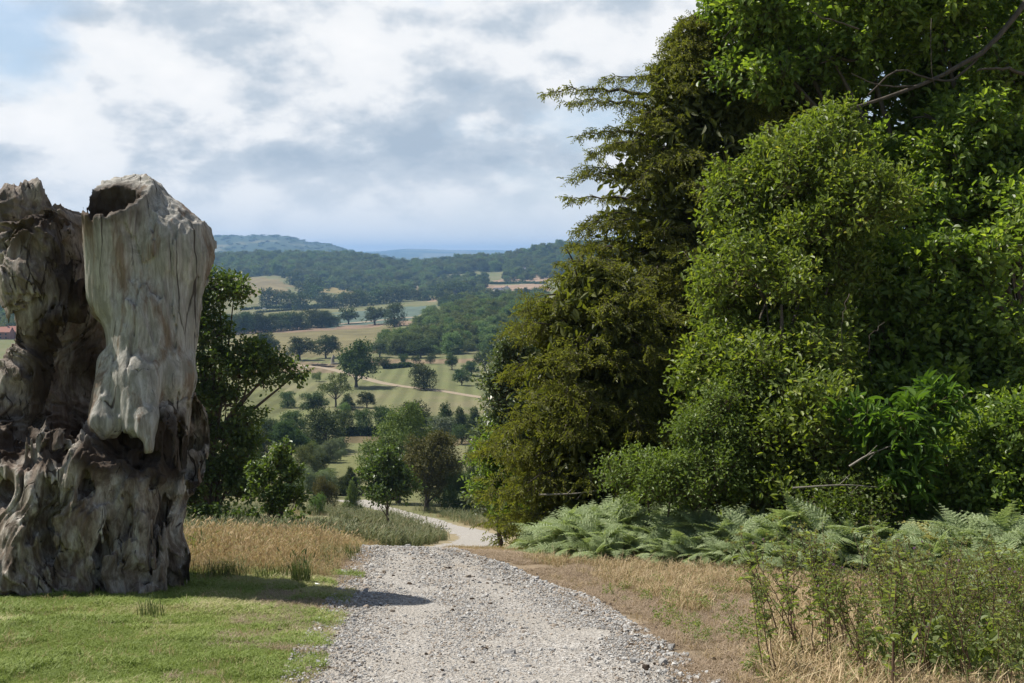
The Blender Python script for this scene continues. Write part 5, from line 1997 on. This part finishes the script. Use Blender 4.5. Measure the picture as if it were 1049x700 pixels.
# thistles and docks in the right corner
M_WEED = leaf_mat('thistle_leaves', [(0, (.13, .17, .06)), (.55, (.21, .255, .105)), (.89, (.31, .35, .17)), (.93, (.21, .23, .12)), (.97, (.24, .22, .12)), (1, (.24, .14, .28))], .42, .5, .35, 1.3)
M_STEM = leaf_mat('weed_stems', [(0, (.13, .082, .055)), (1, (.24, .16, .10))], 0, .7, .2)


def weed_meshes(sd, H, leafy=.45, dens=1.0):
    q = np.random.default_rng(sd)
    ms, ml, mh = MB(), MB(), MB()
    ns = q.integers(2, 4)
    for s in range(ns):
        b0 = np.array([q.normal() * .05, q.normal() * .05, -.03])
        lean = q.normal(size=2) * .10 + np.array([-.10, 0])
        h = H * q.uniform(.75, 1.1)
        P = np.array([b0, b0 + [lean[0] * h * .35, lean[1] * h * .35, h * .5], b0 + [lean[0] * h, lean[1] * h, h]])
        P = bez(P[0], P[1], P[2], 9)
        P[1:] += q.normal(size=(8, 3)) * .008
        tube(ms, P, .0058 * np.linspace(1.1, .4, 9), 4)
        axes = [(P, h)]
        for k in range(q.integers(4, 8)):
            i = q.integers(4, 8)
            a = q.uniform(0, 6.28)
            ln = h * q.uniform(.12, .3)
            e = P[i] + np.array([math.cos(a) * ln * .55, math.sin(a) * ln * .55, ln * .85])
            Bc = bez(P[i], P[i] + np.array([math.cos(a) * ln * .4, math.sin(a) * ln * .4, ln * .3]), e, 5)
            tube(ms, Bc, .003 * np.linspace(1, .5, 5), 3)
            axes.append((Bc, ln))
        for j, (A, ln) in enumerate(axes):
            n = int((20 if j == 0 else 6) * dens)
            t = q.uniform(leafy if j == 0 else .1, 1, n)
            # a few leaves lower down too
            if j == 0:
                lo_ = q.uniform(0, 1, n) < .15
                t[lo_] = q.uniform(.12, leafy, lo_.sum())
            ii = np.linspace(0, 1, len(A))
            C = np.stack([np.interp(t, ii, A[:, k]) for k in range(3)], 1)
            a = q.uniform(0, 6.28, n)
            dv = np.stack([np.cos(a), np.sin(a), q.uniform(-.1, .9, n)], 1)
            L = H * q.uniform(.03, .085, n) * (1.25 - .6 * t)
            leaves(ml, C, dv, np.array([[0, 0, 1.]]) + q.normal(size=(n, 3)) * .5, L, L * q.uniform(.2, .36, n), q.uniform(0, .88, n), .35, .3)
            if q.uniform() < .8:  # flower heads, merged into the leaves mesh
                for k in range(2):
                    e = A[-1] + q.normal(size=3) * .012
                    leaves(ml, np.repeat(e[None], 5, 0), rdir(5, q) * .5 + np.array([0, 0, .8]), rdir(5, q), .022, .013, np.full(5, .955 if q.uniform() < .93 else 1.0), .4, -.2)
    return ms.mesh('stems', M_STEM), ml.mesh('leaves', M_WEED)


WM = [weed_meshes(500 + k, 1.0, (.5, .58, .62, .42, .7, .55)[k], (1, .9, .6, 1.2, .35, .8)[k]) for k in range(6)]


def weed(g, H, k, label, group, rz, name='thistle_plant', cat='thistle'):
    t = empty(name, tuple(g), label, cat, group)
    for nm, me in zip(('stems', 'leaves'), WM[k]):
        o = bpy.data.objects.new(nm, me)
        COL.objects.link(o)
        o.parent = t
    t.scale = (H, H, H)
    t.rotation_euler = (0, 0, rz)
    return t


q = np.random.default_rng(71)
cnt = 0
for i in range(1500):
    px = q.uniform(775, 1075)
    D = q.uniform(8.0, 15.5)
    lim = np.interp(px, [775, 820, 880, 940, 1075], [11.0, 9.6, 8.5, 8.0, 7.4])
    if D < lim or cnt >= 88:
        continue
    if q.uniform() > np.interp(px, [775, 830, 880, 920], [.10, .18, .45, 1]):
        continue
    if px < 800 and D > 14:
        continue
    if D > 12.5 and q.uniform() < .55:
        continue
    g = ground(px, D)
    H = q.uniform(.5, 1.12) * np.interp(D, [8, 15], [1.08, .62]) * (1.0 if px > 840 else .85)
    weed(g, H, int(q.integers(0, 6)), 'brown stemmed thistle in the dense weedy stand filling the lower right corner', 'thistles in the lower right corner', q.uniform(0, 6.28) if q.uniform() < .4 else q.normal(0, .5))
    cnt += 1
print('weeds', cnt)
weed(ground(195, 17.2), .62, 3, 'lone small thistle at the edge of the straw grass, right of the stump foot', None, 1.0)
weed(ground(790, 11.2), .95, 3, 'leafy thistle at the left end of the weedy corner, leaning over the dry grass', None, .3)
weed(ground(822, 10.2), 1.0, 0, 'thistle second from the left end of the weedy corner', None, .1)
for i in range(14):
    px = [806, 818, 834, 846, 858, 872, 884, 900, 918, 938, 960, 985, 1010, 1034][i]
    D = 8.9 + (i * 5 % 7) * .32
    g = ground(px, D)
    t = weed(g, .92 + .09 * ((i * 3) % 4), (0, 4, 2, 5, 1)[i % 5], 'tall leaning thistle with bare brown lower stem at the front of the weedy corner', 'tall thistles at the front of the weedy corner', q.normal(0, .35))
    t.rotation_euler = (0, -.14 - .05 * (i % 3), t.rotation_euler[2])
# bramble and long dead grass under the weeds
x, y = sampler(2600, lambda y: (.21 * y + .25, .50 * y), (7.4, 15.5), r)
put('straw_grass', 'pale dead grass between the brown weed stems at the lower right', vg_p, x, y, .9, 2.1, .3, r)
lowleaf = [src('lowleaf_%d' % k, lambda mb: crown(mb, [((0, 0, .12), (.2, .2, .12))], np.random.default_rng(80 + k), 26, .055, .14, 5, .6, clumps=6, tight=.6, tints=(0, .85)), M_WEED) for k in range(3)]
x, y = sampler(130, lambda y: (.33 * y + .1, .50 * y), (8.5, 16.5), r, lambda x, y: n2(x, y, .9, 57) > -.1)
put('low_weeds', 'low leafy weeds and brambles under the thistle stand', lowleaf, x, y, .6, 1.6, .15, r)

x, y = sampler(260, lambda y: (right_edge(y) + .5, .45 * y), (7, 17), r)
put('low_weeds', 'small green weeds dotted over the parched verge', lowleaf, x, y, .2, .55, .15, r)
x, y = sampler(900, lambda y: (right_edge(y) + .3, .45 * y), (7, 18), r)
put('straw_grass', 'odd taller dry tufts on the parched verge', vg_p, x, y, .4, 1.0, .3, r)
x, y = sampler(420, lambda y: (-.5 * y, left_edge(y)), (6, 16), r)
put('straw_grass', 'odd dry seed stalks standing in the short turf', vg_p, x, y, .35, .8, .3, r)

# rushes by the path and a white feather-like stone
def tuft(px, py, D, h, n, m, label, name='rush_tuft', spread=.14):
    mb = MB()
    blades(mb, np.random.default_rng(int(px)), n, h, .009, spread, .35, .1)
    o = mb.build(name, m)
    o.location = ground(px, D)
    tag(o, label, 'grass tuft')


tuft(305, 600, 15.2, .44, 170, M_RUSH, 'dark green rush tuft where lawn meets straw, beside the path')
tuft(148, 640, 11.9, .24, 60, M_RUSH, 'thin tuft of longer grass on the lawn in front of the stump')
tuft(205, 578, 17.5, .6, 60, M_RUSH, 'thin upright rush tuft right beside the stump foot')
tuft(70, 590, 14.2, .2, 70, M_STRAW, 'dry straw tuft at the bare earth by the stump roots')
mb = MB()
rock(mb, 321)
o = mb.build('white_stone', plain('white_chalk', (.72, .72, .70), (.8, .8, .78), 5))
o.location = ground(322, 14.9)
o.location.z += .03
o.scale = (.09, .07, .12)
tag(o, 'small white stone on the grass by the path edge, near the rush tuft', 'stone')
for i, (px, py, sz, lb) in enumerate(((476, 636, .10, 'largest pale flat stone lying in the middle of the track'), (598, 633, .08, 'pale block stone at the stony right rim of the track'), (345, 648, .07, 'white lump of stone on the left track edge below the stump shadow'))):
    mb = MB()
    rock(mb, 330 + i)
    o = mb.build('track_stone', M_ST)
    w = place(px, py)
    o.location = (w[0], w[1], w[2] + .04)
    o.scale = (sz * 1.3, sz, sz * .8)
    o.rotation_euler = (0, 0, i)
    tag(o, lb, 'stone')
#@@FAR
# ------------------------------------------------------------------ houses, van, logs far off
M_WHITE = plain('white_render', (.72, .71, .68), (.80, .79, .76), 1)
M_BRICK = plain('brick', (.26, .12, .085), (.34, .17, .12), 3)
M_STONEW = plain('grey_stone_wall', (.34, .32, .29), (.42, .40, .37), 2)
M_SLATE = plain('slate', (.13, .13, .14), (.19, .19, .20), 2)
M_TILE = plain('red_tile', (.27, .115, .085), (.36, .17, .12), 2)
M_GLASS = plain('dark_glass', (.03, .035, .04), (.05, .055, .06), 1, .15, 0, (1, 1, 1), .5)


def boxv(mb, c, s):
    c = np.array(c, float)
    s = np.array(s, float) / 2
    V = np.array([[i, j, k] for k in (-1, 1) for (i, j) in ((-1, -1), (1, -1), (1, 1), (-1, 1))]) * s + c
    mb.add(V, [[0, 3, 2, 1], [4, 5, 6, 7], [0, 1, 5, 4], [1, 2, 6, 5], [2, 3, 7, 6], [3, 0, 4, 7]])


def house(px, py, D, L, Wd, H, rz, mw, mr, label):
    w = ground(px, D) if py is None else place(px, py)
    t = empty('house', (w[0], w[1], w[2] - .3), label, 'house')
    t.rotation_euler = (0, 0, rz)
    mb = MB()
    boxv(mb, (0, 0, H / 2), (L, Wd, H))
    # gables
    g = Wd * .42
    for sx in (-1, 1):
        x0 = sx * L / 2
        mb.add([(x0, -Wd / 2, H), (x0, Wd / 2, H), (x0, .001, H + g), (x0, -.001, H + g)], [[0, 1, 2, 3] if sx > 0 else [3, 2, 1, 0]])
    mb.build('wall', mw, t)
    rb = MB()
    e = .5
    for sy in (-1, 1):
        a = np.array([(-L / 2 - e, sy * (Wd / 2 + e), H - .3), (L / 2 + e, sy * (Wd / 2 + e), H - .3), (L / 2 + e, 0, H + g + .15), (-L / 2 - e, 0, H + g + .15)])
        b_ = a + np.array([0, 0, .25])
        rb.add(np.concatenate([a, b_]), [[0, 1, 2, 3], [7, 6, 5, 4], [0, 4, 5, 1], [1, 5, 6, 2], [2, 6, 7, 3], [3, 7, 4, 0]])
    rf = rb.build('roof', mr, t)
    cb = MB()
    boxv(cb, (L * .32, 0, H + g + .6), (1.0, .8, 2.0))
    cb.build('chimney', M_BRICK, rf)
    for zf in (.28, .72):
        for i in range(3):
            wb = MB()
            boxv(wb, ((-.3 + .3 * i) * L, -Wd / 2 - .02, H * zf), (1.2, .12, 1.3))
            wb.build('window', M_GLASS, t)
    return t


house(464, None, 1760, 9, 8, 7, .5, M_WHITE, M_SLATE, 'small white house among dark trees above the knoll')
house(511, None, 1765, 15, 8, 6, .3, M_STONEW, M_SLATE, 'grey house below the pink stubble field, nearer the yew')
house(519, None, 1760, 9, 9, 8, 1.2, M_WHITE, M_SLATE, 'pale gabled house beside the grey one under the pink field')
house(535, None, 2420, 14, 10, 9, .2, M_STONEW, M_SLATE, 'pale farmhouse in the woods below the right skyline')
for i, (px, D) in enumerate(((3, 880), (12, 890), (20, 905), (-8, 885))):
    house(px, None, D, 14, 8, 6, .15 * i, M_BRICK, M_TILE, ('red roofed house at the frame edge left of the stump', 'red roofed house seen in the gap left of the stump', 'red roofed house hidden closest to the stump edge', 'red roofed house furthest left beyond the stump')[i])

# white van on the lane
w = place(271, 317.5)
t = empty('van', (w[0], w[1], w[2] + .1), 'tiny white van on the lane between two hedges far across the valley', 'van')
M_VAN = plain('white_paint', (.78, .78, .78), (.82, .82, .82), 1, .3, 0, (1, 1, 1), .5)
M_TYRE = plain('rubber', (.02, .02, .02), (.03, .03, .03), 1)
prof = [(-2.6, .5), (2.5, .5), (2.6, 1.15), (1.9, 1.35), (1.25, 2.25), (-2.55, 2.35)]
mb = MB()
n_ = len(prof)
Vv = np.array([(x_, -.95, z_) for x_, z_ in prof] + [(x_, .95, z_) for x_, z_ in prof])
mb.add(Vv, [[i, (i + 1) % n_, n_ + (i + 1) % n_, n_ + i] for i in range(n_)] + [[5, 4, 3, 0], [3, 2, 1, 0], [6, 9, 10, 11], [6, 7, 8, 9]])
mb.build('body', M_VAN, t)
for nm, c, s in (('windscreen', (1.62, 0, 1.82), (.5, 1.6, .6)),):
    mb = MB()
    boxv(mb, c, s)
    mb.build(nm, M_GLASS, t)
for sx in (-1.6, 1.6):
    for sy in (-.9, .9):
        mb = MB()
        sticks(mb, [[sx, sy - .12, .36]], [[sx, sy + .12, .36]], .36, .36, 0, 12)
        a = np.arange(12) * math.pi / 6
        for yy, sg in ((sy - .12, 1), (sy + .12, -1)):
            V_ = [(sx + .36 * math.cos(q_), yy, .36 + .36 * math.sin(q_)) for q_ in a]
            f_ = [[0, i, i + 1, i + 2] for i in range(1, 10, 2)]
            mb.add(V_, f_)
        mb.build('wheel', M_TYRE, t)

# heap of logs and a grey dead stump by the two oaks
for i, (px, py, L, rz, h) in enumerate(((327, 375, 9, .2, .55), (336, 376.5, 8, -.1, .5), (346, 373.5, 7, .4, .5))):
    w = place(px, py)
    mb = MB()
    q = np.random.default_rng(i + 900)
    P = np.stack([np.linspace(-L / 2, L / 2, 9), q.normal(size=9) * .12, h + q.normal(size=9) * .06], 1)
    tube(mb, P, h * np.array([.3, .95, 1, .95, .9, .85, .8, .7, .2]), 9, 0, .06, q)
    for k in (3, 5):
        tube(mb, bez(P[k], P[k] + np.array([.4, .5, .7]), P[k] + np.array([.9, .8, 1.5 - .3 * k * .2]), 4), h * np.array([.4, .3, .2, .1]), 6)
    o = mb.build('fallen_log', M_BARKP if i == 2 else M_BARK)
    o.location = w
    o.rotation_euler = (0, 0, rz)
    tag(o, ('brown fallen log at the left of the heap below the far oaks', 'brown fallen log in the middle of the heap below the far oaks', 'paler fallen log at the right of the heap below the far oaks')[i], 'log')
w = place(341, 373)
mb = MB()
q = np.random.default_rng(77)
P = np.array([(0, 0, -.3), (.1, 0, 1.2), (-.1, .1, 2.6), (.3, 0, 4.0), (.2, 0, 5.2)])
tube(mb, P, [1.5, 1.1, .95, .7, .15], 10, 0, .1, q)
tube(mb, bez(P[2], P[2] + np.array([.8, 0, .8]), P[2] + np.array([1.4, .2, 2.0]), 5), np.array([.6, .5, .4, .3, .1]), 7)
o = mb.build('dead_stub', M_BARKP)
o.location = w
tag(o, 'pale grey dead tree stub standing among fallen logs on the far slope', 'tree stump')

#@@HAZE
# ------------------------------------------------------------------ the air
zlo = float(GZ.min()) - 1.0
ztop = max(float(GZ.max()), 40) + 40
hb = MB()
boxv(hb, (0, 0, (zlo + ztop) / 2), (39000, 39000, ztop - zlo))
mh, nt, out = mat('air')
pv = N(nt, 'ShaderNodeVolumePrincipled')
pv.inputs['Color'].default_value = (.33, .58, .96, 1)
pv.inputs['Density'].default_value = 9e-5
pv.inputs['Anisotropy'].default_value = .2
nt.links.new(pv.outputs[0], out.inputs['Volume'])
ho = hb.build('haze', mh)
tag(ho, 'thin blue air over the valley that fades the far hills', 'haze', None, 'stuff')
print('objects', len(SC.objects))
